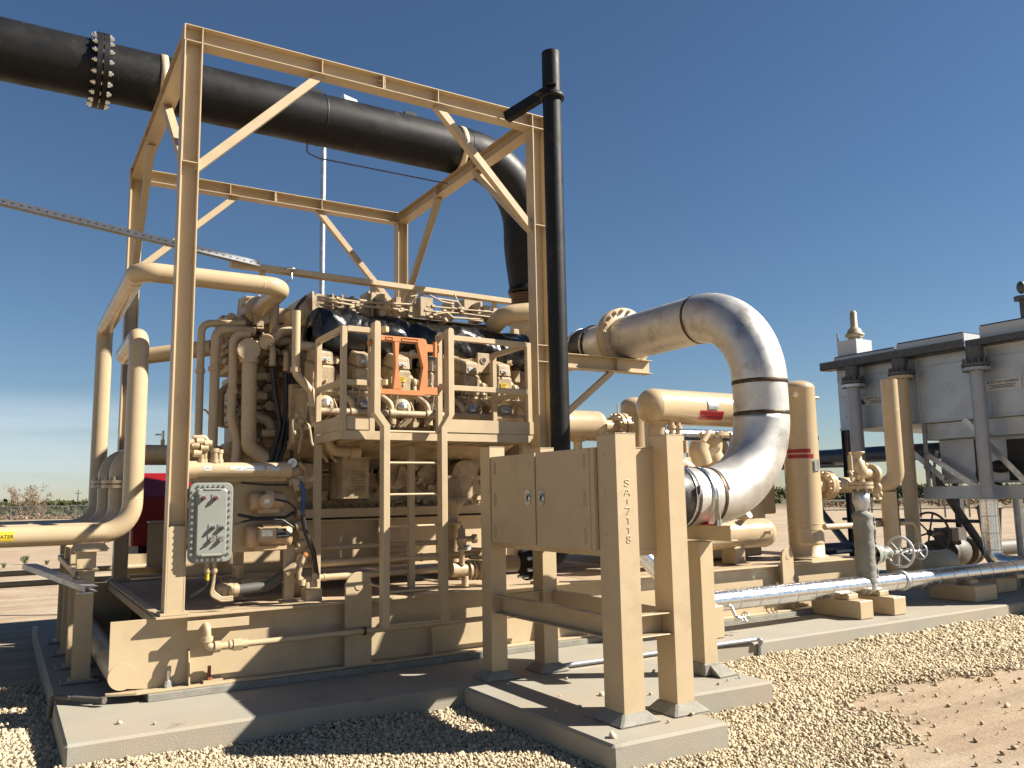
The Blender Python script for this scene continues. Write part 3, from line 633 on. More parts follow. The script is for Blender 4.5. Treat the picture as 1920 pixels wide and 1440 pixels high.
# ================================================================ stainless intake pipe, U shape
PR = .25; PX, PY, PZ1, PZ0 = 5.97, 5.37, 3.24, 1.455; RB = .745
ip = thing('intake_pipe', 'fat bare stainless U-shaped intake pipe looping from the engine into the cabinet', 'intake pipe', (PX, PY, PZ0))
mb = MB(); mb.tube([(PX, 7.30, PZ1), (PX, PY+RB, PZ1)], PR, n=48, cap=False); mb.build('upper_pipe', 'ss', ip)
mb = MB(); mb.tube([(PX, PY+RB, PZ1), (PX, PY, PZ1), (PX, PY, PZ1-RB)], PR+.002, bend=RB*.999, n=56, seg=18, cap=False); mb.build('elbow', 'ss', ip)
mb = MB(); mb.tube([(PX, PY, PZ1-RB), (PX, PY, PZ0+RB)], PR-.001, n=56, cap=False); mb.build('middle_pipe', 'ss', ip)
mb = MB(); mb.tube([(PX, PY, PZ0+RB), (PX, PY, PZ0), (PX-RB, PY, PZ0)], PR+.002, bend=RB*.999, n=56, seg=18, cap=False)
mb.build('elbow', 'ss', ip)
mb = MB(); mb.tube([(PX-RB+.005, PY, PZ0), (4.80, PY, PZ0)], PR-.001, n=56, cap=False); mb.build('lower_pipe', 'ss', ip)
def ringw(c, ax, r, wd=.028, h=.0045):
    mb = MB(); prof = [(-wd/2-.006, r), (-wd/2, r+h*.7), (0, r+h), (wd/2, r+h*.7), (wd/2+.006, r)]; mb.rev(c, ax, prof, n=64); return mb
for c, ax in (((PX, PY+RB, PZ1), Y_), ((PX, PY, PZ1-RB), Z_), ((PX, PY, PZ0+RB), Z_), ((PX-RB, PY, PZ0), X_)):
    ringw(c, ax, PR+.001).build('weld_seam', 'weld', ip)
mb = MB(); fy = 7.34
for k in (-1, 1): mb.rev((PX, fy+k*.025-.02, PZ1), Y_, [(0, PR-.02), (0, .36), (.04, .36), (.04, PR-.02)], n=56)
fl = mb.build('flange', 'tan', ip); 
for i in range(20):
    t = 2*math.pi*(i+.5)/20; p = V((PX+.322*math.cos(t), fy, PZ1+.322*math.sin(t)))
    mb = MB(); mb.cyl(p-Y_*.085, p+Y_*.085, .013, n=8); mb.cyl(p-Y_*.068, p-Y_*.045, .024, n=6, smooth=False); mb.cyl(p+Y_*.045, p+Y_*.068, .024, n=6, smooth=False); mb.build('bolt', 'tan', fl)
mb = MB(); mb.tube([(PX, fy+.04, PZ1), (PX, fy+.50, PZ1)], PR-.01, n=48, cap=False); mb.build('inlet_stub', 'ss', ip)
mb = MB(); mb.rev((PX, fy+.48, PZ1), Y_, [(0, PR+.006), (.015, PR+.014), (.04, PR+.006), (.27, PR+.006), (.29, PR+.014), (.32, PR+.004)], n=48); mb.build('rubber_sleeve', 'blk', ip)
mb = MB(); mb.tube([(PX, fy+.78, PZ1), (PX, fy+1.15, PZ1), (PX-.35, fy+1.5, PZ1+.02)], PR-.03, bend=.3, n=36); mb.build('manifold_stub', 'tanc', ip)
for y in (fy+.50, fy+.74): mb = MB(); mb.rev((PX, y, PZ1), Y_, [(0, PR+.006), (0, PR+.016), (.018, PR+.016), (.018, PR+.006)], n=48); mb.build('hose_clamp', 'clamp', ip)
mb = MB(); mb.rev((BX1-.02, PY, PZ0), X_, [(0, PR-.01), (0, PR+.012), (.80, PR+.012), (.82, PR+.0)], n=56); mb.build('rubber_sleeve', 'blk', ip)
mb = MB(); mb.rev((4.865, PY, PZ0), X_, [(0, PR+.012), (0, PR+.020), (.022, PR+.020), (.022, PR+.012)], n=56)
mb.box(4.868, 4.885, PY-PR-.05, PY-PR-.015, PZ0+.02, PZ0+.09); mb.cyl((4.876, PY-PR-.045, PZ0+.10), (4.876, PY-PR-.03, PZ0+.0), .008, n=8); mb.build('hose_clamp', 'clamp', ip)
mb = MB(); mb.rev((5.06, PY, PZ0), X_, [(0, PR+.0), (0, PR+.008), (.055, PR+.008), (.055, PR+.0)], n=56)
mb.bar((5.0875, PY-PR-.008, PZ0-.02), (5.0875, PY-PR-.02, PZ0-.27), .055, .008, X_); mb.box(5.062, 5.113, PY-PR-.035, PY-PR-.005, PZ0-.30, PZ0-.19)
mb.build('strap', 'clamp', ip)
# support under the lower end
su = thing('pipe_support', 'square tan post with short channel under the low end of the stainless pipe', 'pipe support', (5.04, 5.29, .05))
post(4.975, 5.22, 5.125, 5.37, .09, 1.085, su)
mb = MB(); mb.chan((5.05, 4.93, 1.155), (5.05, 5.80, 1.155), Z_, X_, .125, .075); mb.build('channel', 'tan', su, bevel=.003)
mb = MB(); mb.box(4.95, 5.15, 5.20, 5.39, .0, .10); mb.build('grout_pad', 'grout', su, bevel=.01)
mb = MB(); mb.hexa([(5.0, 5.08, 0), (5.26, 5.10, 0), (5.24, 5.42, 0), (5.1, 5.42, 0), (5.0, 5.2, .085), (5.15, 5.2, .085), (5.15, 5.38, .085), (5.1, 5.38, .085)]); mb.build('grout_pad', 'grout', su, bevel=.015)
mb = MB(); mb.box(5.045, 5.125, 5.12, 5.45, 1.2185, 1.226); mb.build('shim', 'redl', su)
# ================================================================ ladder and service platform
lp = thing('service_platform', 'tan ladder and railed service platform in front of the engine cylinder heads', 'ladder platform', (3.1, 6.9, .6))
PFY, PBY, PXL, PXR = 6.82, 7.50, 2.42, 4.36
zT = 2.96; zM = 2.49; zTo = 2.165; zFl = 2.045
def hss(a, b, w_=.05, par=lp, name='rail', mt='tan', bev=.004):
    mb = MB(); mb.bar(a, b, w_, w_, Z_ if abs(V(b)[2]-V(a)[2]) < .5 else Y_); return mb.build(name, mt, par, bevel=bev)
LX0, LX1 = 2.80, 3.42   # ladder stringers (upper part)
LY = 6.66
h = .025
for (x, y) in ((PXL+h, PFY), (PXL+h, PBY), (LX0-.10, PFY), (LX1-.06, PFY+.0), (PXR-h, PFY), (PXR-h, PBY)):
    hss((x, y, zFl), (x, y, zT+.02), name='rail_post')
for z in (zT, zM):
    hss((PXL+h, PFY+h, z), (PXL+h, PBY-h, z)); hss((PXL+2*h, PFY, z), (LX0-.125, PFY, z)); hss((LX1+.03, PFY, z), (PXR-2*h, PFY, z)); hss((PXR-h, PFY+h, z), (PXR-h, PBY-h, z))
    hss((LX0-.075, PFY-.02, z), (LX0, LY+.03, z)); hss((LX1-.06, PFY-.03, z), (LX1-.02, LY+.03, z))
mb = MB()
mb.box(PXL+.055, LX0-.128, PFY-.02, PFY-.012, zFl+.035, zTo+.03); mb.box(LX1+.0, PXR-.0, PFY-.036, PFY-.028, zFl+.03, zTo+.03); mb.box(PXL-.0, PXL+.008, PFY+.03, PBY, zFl+.03, zTo+.03); mb.box(PXR-.0, PXR+.008, PFY-.03, PBY, zFl+.03, zTo+.03)
build_parts(mb, 'toe_board', 'tan', lp, bevel=.001)
mb = MB(); mb.box(PXL, PXR, PFY-.028, PFY-.018, zFl-.05, zFl+.025); mb.box(PXL, PXL+.01, PFY-.018, PBY+.02, zFl-.05, zFl+.025); mb.box(PXR-.01, PXR, PFY-.018, PBY+.02, zFl-.05, zFl+.025); mb.box(PXL, PXR, PBY+.02, PBY+.03, zFl-.05, zFl+.025)
for k in range(9): x = PXL+.2+k*.2; mb.box(x, x+.03, PFY-.018, PBY+.02, zFl-.045, zFl-.015)
mb.build('deck_frame', 'tan', lp, bevel=.001)
mb = MB()
for k in range(46): x = PXL+.02+k*(PXR-PXL-.04)/45; mb.box(x-.002, x+.002, PFY-.017, PBY+.019, zFl-.014, zFl+.016)
for k in range(8): y = PFY+.03+k*.09; mb.box(PXL+.012, PXR-.012, y-.003, y+.003, zFl+.0, zFl+.014)
mb.box(PXL+.012, PXR-.012, PFY-.016, PBY+.018, zFl-.012, zFl-.006); mb.build('deck', 'tan', lp)
for (x, y) in ((PXL+.03, PBY+.0), (3.40, PBY+.03), (PXR-.12, 7.45)):
    mb = MB(); mb.bar((x, y, .615), (x, y, zFl-.051), .06, .06, Y_); mb.box(x-.06, x+.06, y-.06, y+.06, .593, .615); mb.build('leg', 'tan', lp, bevel=.003)
# stringers: straight below, cranked outward to the platform, rounded tops
for sgn, xi in ((-1, 0), (1, 1)):
    xb = W(721, 1100, Y=LY).x if sgn < 0 else W(831, 1100, Y=LY).x
    xt = W(704, 700, Y=LY).x if sgn < 0 else W(842, 700, Y=LY).x
    zk1, zk0 = W(704, 775, Y=LY).z, W(720, 800, Y=LY).z
    zt_, zb_ = W(704, 603, Y=LY).z, W(725, 1176, Y=LY).z
    hw = .030; mb = MB()
    L_ = [(xb-hw, zb_), (xb-hw, zk0), (xt-hw, zk1), (xt-hw, zt_-.02), (xt-hw+.012, zt_), ]
    R_ = [(xb+hw, zb_), (xb+hw, zk0+.012), (xt+hw, zk1+.012), (xt+hw, zt_-.02), (xt+hw-.012, zt_)]
    mb.add([V((x, LY-.045, z)) for x, z in L_]+[V((x, LY-.045, z)) for x, z in R_]+[V((x, LY+.045, z)) for x, z in L_]+[V((x, LY+.045, z)) for x, z in R_],
           [(i, 5+i, 6+i, 1+i) for i in range(4)]+[(10+i, 11+i, 16+i, 15+i) for i in range(4)]+[(i, i+1, 11+i, 10+i) for i in range(4)]+[(5+i, 15+i, 16+i, 6+i) for i in range(4)]+[(4, 9, 19, 14), (0, 10, 15, 5)])
    mb.build('stringer', 'tan', lp, bevel=.004)
xa, xb = W(728, 1000, Y=LY).x, W(825, 1000, Y=LY).x
for k, yy in enumerate((813, 868, 929, 988, 1047, 1107, 1166)):
    z = W(770, 868, Y=LY).z + (1-k)*(W(770, 868, Y=LY).z-W(770, 1107, Y=LY).z)/4
    mb = MB(); mb.tube([(xa-.02+(xb-xa+.04)*i/40, LY, z) for i in range(41)], .011, n=8, rs=None)
    mb.build('rung', 'tan', lp)
zk = .75
for x in (xa-.03, xb+.03): mb = MB(); mb.bar((x, LY+.045, zk), (x, 7.02, zk), .05, .012); mb.bar((x, LY+.045, zk+.55), (x, 7.02, .62), .012, .05) if 0 else None; mb.build('stand_off', 'tan', lp)
# orange swing gate
zG1, zG0 = W(760, 632, Y=LY).z, W(760, 741, Y=LY).z
gx0, gx1 = W(713, 690, Y=LY).x, W(800, 690, Y=LY).x
gt = MB(); y0, y1 = LY+.0, LY+.05
def gb(a, b_, c, d): gt.box(a, b_, y0, y1, c, d)
t_ = .047
gt.prism([V((gx0, y0, zG1)), V((gx0, y0, zG1-t_)), V((gx1-.02, y0, zG1-t_)), V((gx1-.02, y0, zG1))], (0, .05, 0)); gt.prism([V((gx0, y0, zG0)), V((gx1-.02, y0, zG0)), V((gx1-.02, y0, zG0+t_)), V((gx0, y0, zG0+t_))], (0, .05, 0))
gt.prism([V((gx1-.075, y0+.001, zG0+t_)), V((gx1-.01, y0+.001, zG0)), V((gx1+.005, y0+.001, zG0+.03)), V((gx1+.015, y0+.001, (zG0+zG1)/2)), V((gx1+.005, y0+.001, zG1-.03)), V((gx1-.01, y0+.001, zG1)), V((gx1-.09, y0+.001, zG1-t_)), V((gx1-.035, y0+.001, (zG0+zG1)/2))], (0, .048, 0))
xm = gx0+.15; zm_ = (zG0+zG1)/2
gt.prism([V((xm-.03, y0+.001, zG0+t_)), V((xm+.055, y0+.001, zG0+t_)), V((xm+.018, y0+.001, zm_)), V((xm+.03, y0+.001, zG1-t_)), V((xm-.018, y0+.001, zG1-t_)), V((xm-.008, y0+.001, zm_))], (0, .048, 0))
gate = gt.build('safety_gate', 'org', lp, bevel=.004)
mb = MB()
for (a, b_) in ((gx0+.05, gx0+.12), (gx0+.20, gx0+.36)):
    for z in (zG1-.012, zG1-t_+.012, ): mb.box(a, b_, y0-.006, y0-.0, z-.004, z+.004)
    mb.box(a, a+.008, y0-.006, y0, zG1-t_+.012, zG1-.012); mb.box(b_-.008, b_, y0-.006, y0, zG1-t_+.012, zG1-.012)
for z in (zG1-.08, zG0+.05): mb.box(gx1-.0, gx1+.13, y0+.01, y0+.045, z-.035, z+.035)
mb.cyl((gx1+.09, y0+.02, zG1-.16), (gx1+.09, y0+.02, zG1-.02), .02, n=12)
build_parts(mb, 'gate_hinge', 'org', gate, bevel=.003)
mb = MB(); mb.cyl((gx0-.10, y0+.03, zG1-.07), (gx0-.06, y0+.03, zG1-.07), .028, n=14); mb.build('gate_stop', 'org', gate)
# ================================================================ helpers that read pixels on a known plane
def T(pts, Y, r, bend=0., n=14, cap=True, mb=None, seg=6):
    mb = mb or MB(); q = []
    for p in pts: q.append(W(p[0], p[1], Y=p[2] if len(p) > 2 else Y))
    return mb.tube(q, r, bend=bend, n=n, cap=cap, seg=seg)
def seam(mb, c, ax, r): return mb.rev(c, ax, [(-.006, r), (0, r+.003), (.006, r)], n=24)
# ================================================================ cooling water pipes at the left end
QR = .086
yA = 8.12; xA = W(252, 860, Y=yA).x; zA = W(100, 1004, Y=yA).z; zAt = 3.0
K = W(222, 690, Z=2.93); E_ = W(398, 652, Y=8.95)
pa = thing('water_pipe', 'nearest tan water pipe with a yellow label, rising straight up at the left end', 'water pipe', (xA, yA, zA))
mb = MB(); mb.tube([(-9, yA, zA), (xA, yA, zA), (xA, yA, zAt), (xA+.0, 9.45, zAt-.02), (E_.x, E_.y, E_.z)], QR, bend=[.26, .13, .13], n=32, seg=10)
seam(mb, (xA-.30, yA, zA), X_, QR); seam(mb, (xA, yA, zAt-.20), Z_, QR); seam(mb, (xA, yA, zA+.30), Z_, QR)
mb.build('pipe', 'tang', pa)
xl1 = W(26, 1003, Y=yA-.08).x
mb = MB(); k = 12; vs = []; fs = []
for i in range(k+1):
    t = math.radians(-20+52*i/k); vs += [(xl1-1.1, yA-math.cos(t)*(QR+.0015), zA+math.sin(t)*(QR+.0015)), (xl1, yA-math.cos(t)*(QR+.0015), zA+math.sin(t)*(QR+.0015))]
for i in range(k): fs.append((2*i, 2*i+1, 2*i+3, 2*i+2))
mb.add(vs, fs, True)
def oncyl(u, v, xc, t0, r): t = t0+v/r; return V((xc+u, yA-math.cos(t)*r, zA+math.sin(t)*r))
merge(mb, text_mb('WATER', .040, lambda u, v: oncyl(u, v, xl1-.070, math.radians(3), QR+.003), m=1))
mb.build('pipe_label', ['yel', 'ink'], pa)
yB = 10.45; xB = W(188, 800, Y=yB).x; zB = 3.37; yBn = 7.62
zBn = W(366, 520, Y=yBn).z; zB = zBn; xe = W(532, 545, Y=yBn).x
pb = thing('water_pipe', 'far tan water pipe bending over the top at the left end into the engine', 'water pipe', (xB, yB, zA))
mb = MB(); mb.tube([(-9, yB, zA), (xB, yB, zA), (xB, yB, zB), (xB, yBn, zB), (xe, yBn, zB), (xe, 8.50, zB-.05)], QR, bend=[.26, .13, .15, .15], n=32, seg=10)
seam(mb, (xB, yB, zB-.24), Z_, QR); seam(mb, (xB, yBn+.22, zB), Y_, QR); seam(mb, (xB+.30, yBn, zB), X_, QR); seam(mb, (xe-.20, yBn, zB), X_, QR)
mb.build('pipe', 'tang', pb)
mb = MB(); mb.flange((xe, 8.50, zB-.05), Y_, .15, .035, 10, .013); mb.build('flange', 'tang', pb)
for (yC, px_, lbl) in ((8.86, 222, 'flanged tan water pipe just behind the nearest pipe, coming from under the engine'), (9.66, 200, 'flanged tan water pipe third from the front, half hidden by the pipes before it')):
    c = W(px_, 908, Y=yC); zh = W(293, 850, Y=8.86).z
    pc = thing('water_pipe', lbl, 'water pipe', (c.x, yC, zA))
    mb = MB(); mb.tube([(-9, yC, zA), (c.x, yC, zA), (c.x, yC, zh), (3.0, yC, zh)], QR*.98, bend=[.22, .20], n=28, seg=9)
    seam(mb, (c.x+.42, yC, zh), X_, QR*.98)
    mb.build('pipe', 'tang', pc)
    mb = MB(); mb.flange((c.x, yC, c.z+.022), Z_, .145, .03, 8, .013, .05); mb.flange((c.x, yC, c.z-.022), Z_, .145, .03); mb.build('flange', 'tang', pc)
    if yC < 9:
        mb = MB(); q = W(305, 828, Y=yC); mb.cyl((q.x, yC, zh+QR), (q.x, yC, zh+QR+.05), .02); mb.m = 1; mb.cyl((q.x, yC, zh+QR+.05), (q.x, yC, zh+QR+.14), .014, n=8); mb.cyl((q.x-.07, yC, zh+QR+.10), (q.x, yC, zh+QR+.10), .008, n=8); mb.build('vent_valve', ['tang', 'bolt'], pc)
# rack of four posts
rk = thing('pipe_rack', 'row of four short tan H-posts holding the water pipes at the slab edge', 'pipe support', (.62, 8.1, 0))
for y in (yA, 8.86, 9.66, 10.5):
    mb = MB(); mb.hbeam((.625, y, .03), (.625, y, .925), Y_, .14, .135, .012, .010); mb.box(.53, .72, y-.09, y+.09, .012, .03); mb.build('post', 'tan', rk, bevel=.002)
    mb = MB(); mb.box(.47, .77, y-.10, y+.10, 0, .025); mb.build('grout_pad', 'grout', rk, bevel=.01)
    mb = MB(); mb.box(.55, .70, y-.06, y+.06, .94, zA-QR+.02); mb.box(.53, .78, y-.10, y+.09, zA-QR-.06, zA-QR-.045); mb.prism([V((.50, y-.09, zA-QR-.045)), V((.80, y-.09, zA-QR-.045)), V((.74, y-.05, zA-QR+.03)), V((.54, y-.05, zA-QR+.03))], (0, .1, 0)); mb.build('pipe_shoe', 'tan', rk, bevel=.002)
mb = MB(); mb.angle((.54, 8.02, .925), (.54, 10.6, .925), (0, 0, -1), (1, 0, 0), .05, .18, .01); mb.build('tie_plate', 'tan', rk)
# galvanised strut cantilevered from the rack
st = MB(); a = W(42, 1062, Y=8.7); b_ = W(160, 1106, Y=7.65); st.chan(a, b_, (0, 0, 1), (1, .2, 0), .045, .10, .004); st.box(b_.x-.05, b_.x+.05, b_.y-.0, b_.y+.1, b_.z-.03, b_.z-.02)
tag(st.build('strut_channel', 'galv', loc=a), 'galvanised steel channel sticking out level beside the four pipe posts', 'strut channel')
# long thin pipes on low stands left of the skid
for (pyA, pyB, rr) in ((1077, 1062, .032), (1097, 1082, .035)):
    yy = 11.2; a = W(-60, pyA, Y=yy); b_ = W(320, pyB, Y=yy)
    lpz = (a.z+b_.z)/2
    tag(MB().cyl((a.x-6, yy, lpz), (b_.x+.4, yy, lpz), rr, n=14).build('ground_pipe', 'tan', loc=(a.x, yy, lpz)), 'upper of the two thin tan pipes running level behind the pipe posts' if pyA == 1077 else 'lower of the two thin tan pipes running level behind the pipe posts', 'pipe', 'thin pipes behind the posts')
# grey conduit stub lying on the slab corner
mb = MB(); a = W(105, 1307, Z=.045); b_ = W(190, 1313, Z=.045); mb.tube([(a.x-.04, a.y+.0, -.1), (a.x-.03, a.y, .03), a, b_], .020, bend=.04, n=14); mb.cyl(b_, b_+(b_-a).normalized()*.03, .026, n=14); mb.cyl(a+(b_-a)*.28, a+(b_-a)*.34, .025, n=14)
tag(mb.build('conduit_stub', 'duct', loc=a), 'short grey conduit stub bent over the corner of the main slab', 'conduit')
# ================================================================ slotted strut in the air, rail, light pole
a = W(487, 493, Y=8.12); b_ = W(-70, 357, Y=8.12)
mb = MB(); d = (b_-a); up = Z_
mb.bar(a, b_, .085, .004, up); mb.bar(a+V((0, -.042, -.02)), b_+V((0, -.042, -.02)), .004, .05, up); mb.bar(a+V((0, .042, -.02)), b_+V((0, .042, -.02)), .004, .05, up)
mb.m = 1
N = int(d.length/.065)
for i in range(N):
    p = a+d*((i+.3)/N); q = a+d*((i+.6)/N); mb.bar(p+V((0, -.0445, -.022)), q+V((0, -.0445, -.022)), .002, .010, up)
tag(mb.build('slotted_channel', ['zinc', 'duct'], loc=a), 'slotted galvanised channel slanting down through the frame to the engine rail', 'strut channel')
lpY = 12.6; a = W(603, 560, Y=lpY); t_ = W(603, 205, Y=lpY)
lt = thing('light_pole', 'galvanised light pole behind the exhaust pipe with a small floodlight on top', 'light pole', (a.x, lpY, 0))
mb = MB(); mb.cyl((a.x, lpY, 0), (a.x, lpY, t_.z), .045, n=20); mb.build('pole', 'galv', lt)
c = W(655, 190, Y=lpY); mb = MB(); mb.bar((a.x, lpY, t_.z-.02), (c.x, lpY, c.z-.06), .03, .03); mb.build('arm', 'galv', lt)
mb = MB(); mb.hexa([V((c.x-.12, lpY-.10, c.z-.05)), V((c.x+.14, lpY-.10, c.z-.09)), V((c.x+.14, lpY+.10, c.z-.09)), V((c.x-.12, lpY+.10, c.z-.05)), V((c.x-.14, lpY-.10, c.z+.06)), V((c.x+.10, lpY-.10, c.z+.01)), V((c.x+.10, lpY+.10, c.z+.01)), V((c.x-.14, lpY+.10, c.z+.06))]); mb.build('lamp_head', 'galvd', lt, bevel=.008)
# ================================================================ gas engine
EY = 7.62
en = thing('engine', 'large tan V-type gas engine crowded with pipes inside the steel frame', 'gas engine', (3.2, 8.95, .61))
rg = random.Random(11)
ex0 = W(611, 690, Y=EY).x; ex5 = W(946, 690, Y=EY).x; dx_ = (ex5-ex0)/5
zc1, zc0 = W(611, 655, Y=EY).z, W(611, 722, Y=EY).z
print('heads', ex0, dx_, zc1, zc0)
# crankcase and block
XB0, XB1 = ex0-.22, ex5+.28; CK = 8.50
mb = MB()
mb.box(XB0, XB1, 8.040, 9.5, 2.05, 2.62); mb.box(XB0+.05, XB1-.02, 8.240, 9.3, 2.60, 3.05)
mb.box(XB0-.02, XB1, CK, 9.75, 1.32, 2.06); mb.box(XB0-.05, XB1+.03, CK-.06, 9.8, 1.22, 1.33)
mb.prism([V((XB0, 8.340, 1.9)), V((XB0, 7.780, 2.08)), V((XB0, 7.760, 2.2)), V((XB0, 8.040, 2.30)), V((XB0, 8.420, 2.06))], (XB1-XB0, 0, 0))
mb.build('block', 'tanc', en, bevel=.01)
for i in range(7):
    mb = MB(); x = ex0-.10+i*dx_; mb.cyl((x, CK+.01, 1.70), (x, CK-.03, 1.70), .15, n=28); mb.bolts((x, CK-.025, 1.70), Y_, .13, 8, .010, .018); mb.build('access_cover', 'tanc', en, bevel=.004)
mb = MB()
for i in range(26):
    x = XB0+.05+i*(XB1-XB0-.1)/25; mb.cyl((x, CK, 1.42), (x, CK-.04, 1.42), .012, n=6)
mb.box(XB0, XB1, CK-.025, CK, 1.9, 1.925); mb.box(XB0, XB1, CK-.04, CK, 1.45, 1.47); mb.build('block_ribs', 'tanc', en)
# heads
def head(i):
    cx = ex0+i*dx_; h = .085; mb = MB(); y = EY
    zm = (zc0+zc1)/2+.02; d = .36
    mb.hexa([V((cx-h, y, zm)), V((cx+h, y, zm)), V((cx+h+.005, y+d, zm+.10)), V((cx-h-.005, y+d, zm+.10)), V((cx-h+.006, y+.008, zc1-.02)), V((cx+h-.006, y+.008, zc1-.02)), V((cx+h-.01, y+d, zc1+.10)), V((cx-h+.01, y+d, zc1+.10))])
    mb.hexa([V((cx-h-.012, y+.006, zc0-.03)), V((cx+h+.012, y+.006, zc0-.03)), V((cx+h+.02, y+d, zc0+.02)), V((cx-h-.02, y+d, zc0+.02)), V((cx-h-.006, y-.004, zm-.004)), V((cx+h+.006, y-.004, zm-.004)), V((cx+h+.012, y+d, zm+.098)), V((cx-h-.012, y+d, zm+.098))])
    hd = mb.build('rocker_cover', 'tanc', en, bevel=.016)
    mb = MB(); mb.box(cx-.045, cx+.045, y-.0045, y-.002, zc1-.11, zc1-.075)
    mb.m = 1; mb.box(cx-.035, cx+.035, y-.0065, y-.0046, zc1-.098, zc1-.086); mb.build('cover_label', ['lab', 'silv'], hd)
    for z in (zm+.045, zc0+.04):
        mb = MB(); mb.ell((cx, y-.012, z), .016, .018, .016, 10, 6); mb.cyl((cx, y-.012, z), (cx-.004, y-.03, z-.03), .008, n=8); mb.build('cover_knob', 'tanc', hd)
    if i in (2, 5):
        mb = MB(); mb.box(cx-.055, cx+.03, y-.009, y-.0065, zc0+.075, zc0+.125); mb.m = 1
        for k in range(3): mb.box(cx-.048, cx+.022-.012*k, y-.0105, y-.0092, zc0+.112-.014*k, zc0+.117-.014*k)
        mb.build('caution_label', ['yel', 'ink'], hd)
    # head casting below
    mb = MB(); zb = zc0-.03
    mb.hexa([V((cx-.15, y+.14, zb-.36)), V((cx+.15, y+.14, zb-.36)), V((cx+.17, y+.6, zb-.32)), V((cx-.17, y+.6, zb-.32)), V((cx-.155, y+.03, zb)), V((cx+.155, y+.03, zb)), V((cx+.17, y+.6, zb+.06)), V((cx-.17, y+.6, zb+.06))])
    mb.box(cx-.165, cx+.165, y+.015, y+.5, zb-.035, zb-.005)
    mb.bolts((cx, y+.05, zb-.05), Y_, .13, 8, .013, .04)
    hc = mb.build('cylinder_head', 'tanc', en, bevel=.012)
    mb = MB(); c = V((cx, y+.03, zb-.16)); mb.rev(c+Y_*.18, -Y_, [(0, .12), (.12, .12), (.15, .10), (.20, .095), (.21, .075), (.215, 0)], n=28); mb.m = 1
    mb.rev(c-Y_*.035, -Y_, [(0, .062), (.012, .06), (.014, .03), (.05, .024), (.052, 0)], n=20); mb.build('port_cap', ['tanc', 'silv'], hc)
    # coolant elbow to the right of the head
    mb = MB(); mb.tube([(cx+.10, y+.30, zb+.02), (cx+.15, y+.02, zb-.03), (cx+.245, y-.06, zb-.13), (cx+.255, y-.06, zb-.30)], .031, bend=.09, n=14)
    mb.cyl((cx+.255, y-.06, zb-.28), (cx+.255, y-.06, zb-.33), .042, n=14); mb.build('water_jumper', 'tanc', hc)
    mb = MB()
    for k, (ox, oz, o2) in enumerate(((.03, -.14, -.05), (.07, -.10, .08), (-.10, .10, -.12))):
        mb.tube([(cx+ox, y-.03, zb+oz), (cx+ox+.02, y-.08, zb+oz-.10), (cx+o2, y-.03, zb-.34), (cx+o2+.03, y+.1, zb-.40)], .0065, bend=.06, n=6)
    mb.tube([(cx-.125, y-.01, zc0+.12), (cx-.13, y-.01, zb-.05)], .006, n=6)
    mb.tube([(cx+.11, y+.05, zc0+.12), (cx+.17, y+.0, zc0+.10), (cx+.165, y, zb), (cx+.15, y, zb-.1)], .009, bend=.03, n=6)
    mb.build('ignition_leads', 'tanc', hc)
    mb = MB(); mb.tube([(cx+.11, y+.08, zc0+.14), (cx+.135, y+.03, zc0+.06), (cx+.13, y+.01, zc0-.02)], .03, bend=.03, n=10); mb.ell((cx+.135, y+.02, zc0+.07), .035, .035, .05, 10, 7); mb.build('fuel_valve', 'tanc', hc)
for i in range(6): head(i)
# manifolds along the bank
a = W(640, 772, Y=7.550); mb = MB(); mb.tube([(XB0+.05, 7.550, a.z), (XB1-.1, 7.550, a.z)], .034, n=16)
for i in range(6): x = ex0+i*dx_+.255; mb.cyl((x-.035, 7.550, a.z), (x+.035, 7.550, a.z), .046, n=14)
for i in range(6): x = ex0+i*dx_+.1; mb.tube([(x, 7.550, a.z), (x, 7.570, a.z-.10), (x+.03, 7.770, a.z-.13)], .022, bend=.04, n=8); mb.box(x-.03, x+.03, 7.520, 7.600, a.z-.13, a.z-.08)
mb.build('lower_manifold', 'tanc', en)
a = W(820, 668, Y=7.900); mb = MB(); mb.tube([(XB0+.0, 7.900, a.z), (W(905, 678, Y=7.900).x, 7.900, a.z)], .045, n=18)
for i in range(6): x = ex0+i*dx_+.20; mb.cyl((x-.03, 7.900, a.z), (x+.03, 7.900, a.z), .062, n=10); mb.cyl((x, 7.900, a.z-.16), (x, 7.900, a.z), .03, n=10); mb.bolts((x, 7.900, a.z), X_, .052, 4, .01, .045)
mb.build('water_manifold', 'tang', en)
xe2 = W(900, 680, Y=7.820).x; mb = MB(); mb.box(xe2-.03, xe2+.12, 7.820, 7.880, a.z-.16, a.z+.06); mb.cyl((xe2+.045, 7.825, a.z-.02), (xe2+.045, 7.810, a.z-.02), .04, n=18); mb.m = 1; mb.cyl((xe2+.045, 7.815, a.z-.02), (xe2+.045, 7.807, a.z-.02), .026, n=16); mb.build('lifting_eye', ['tanc', 'rdd'], en, bevel=.006)
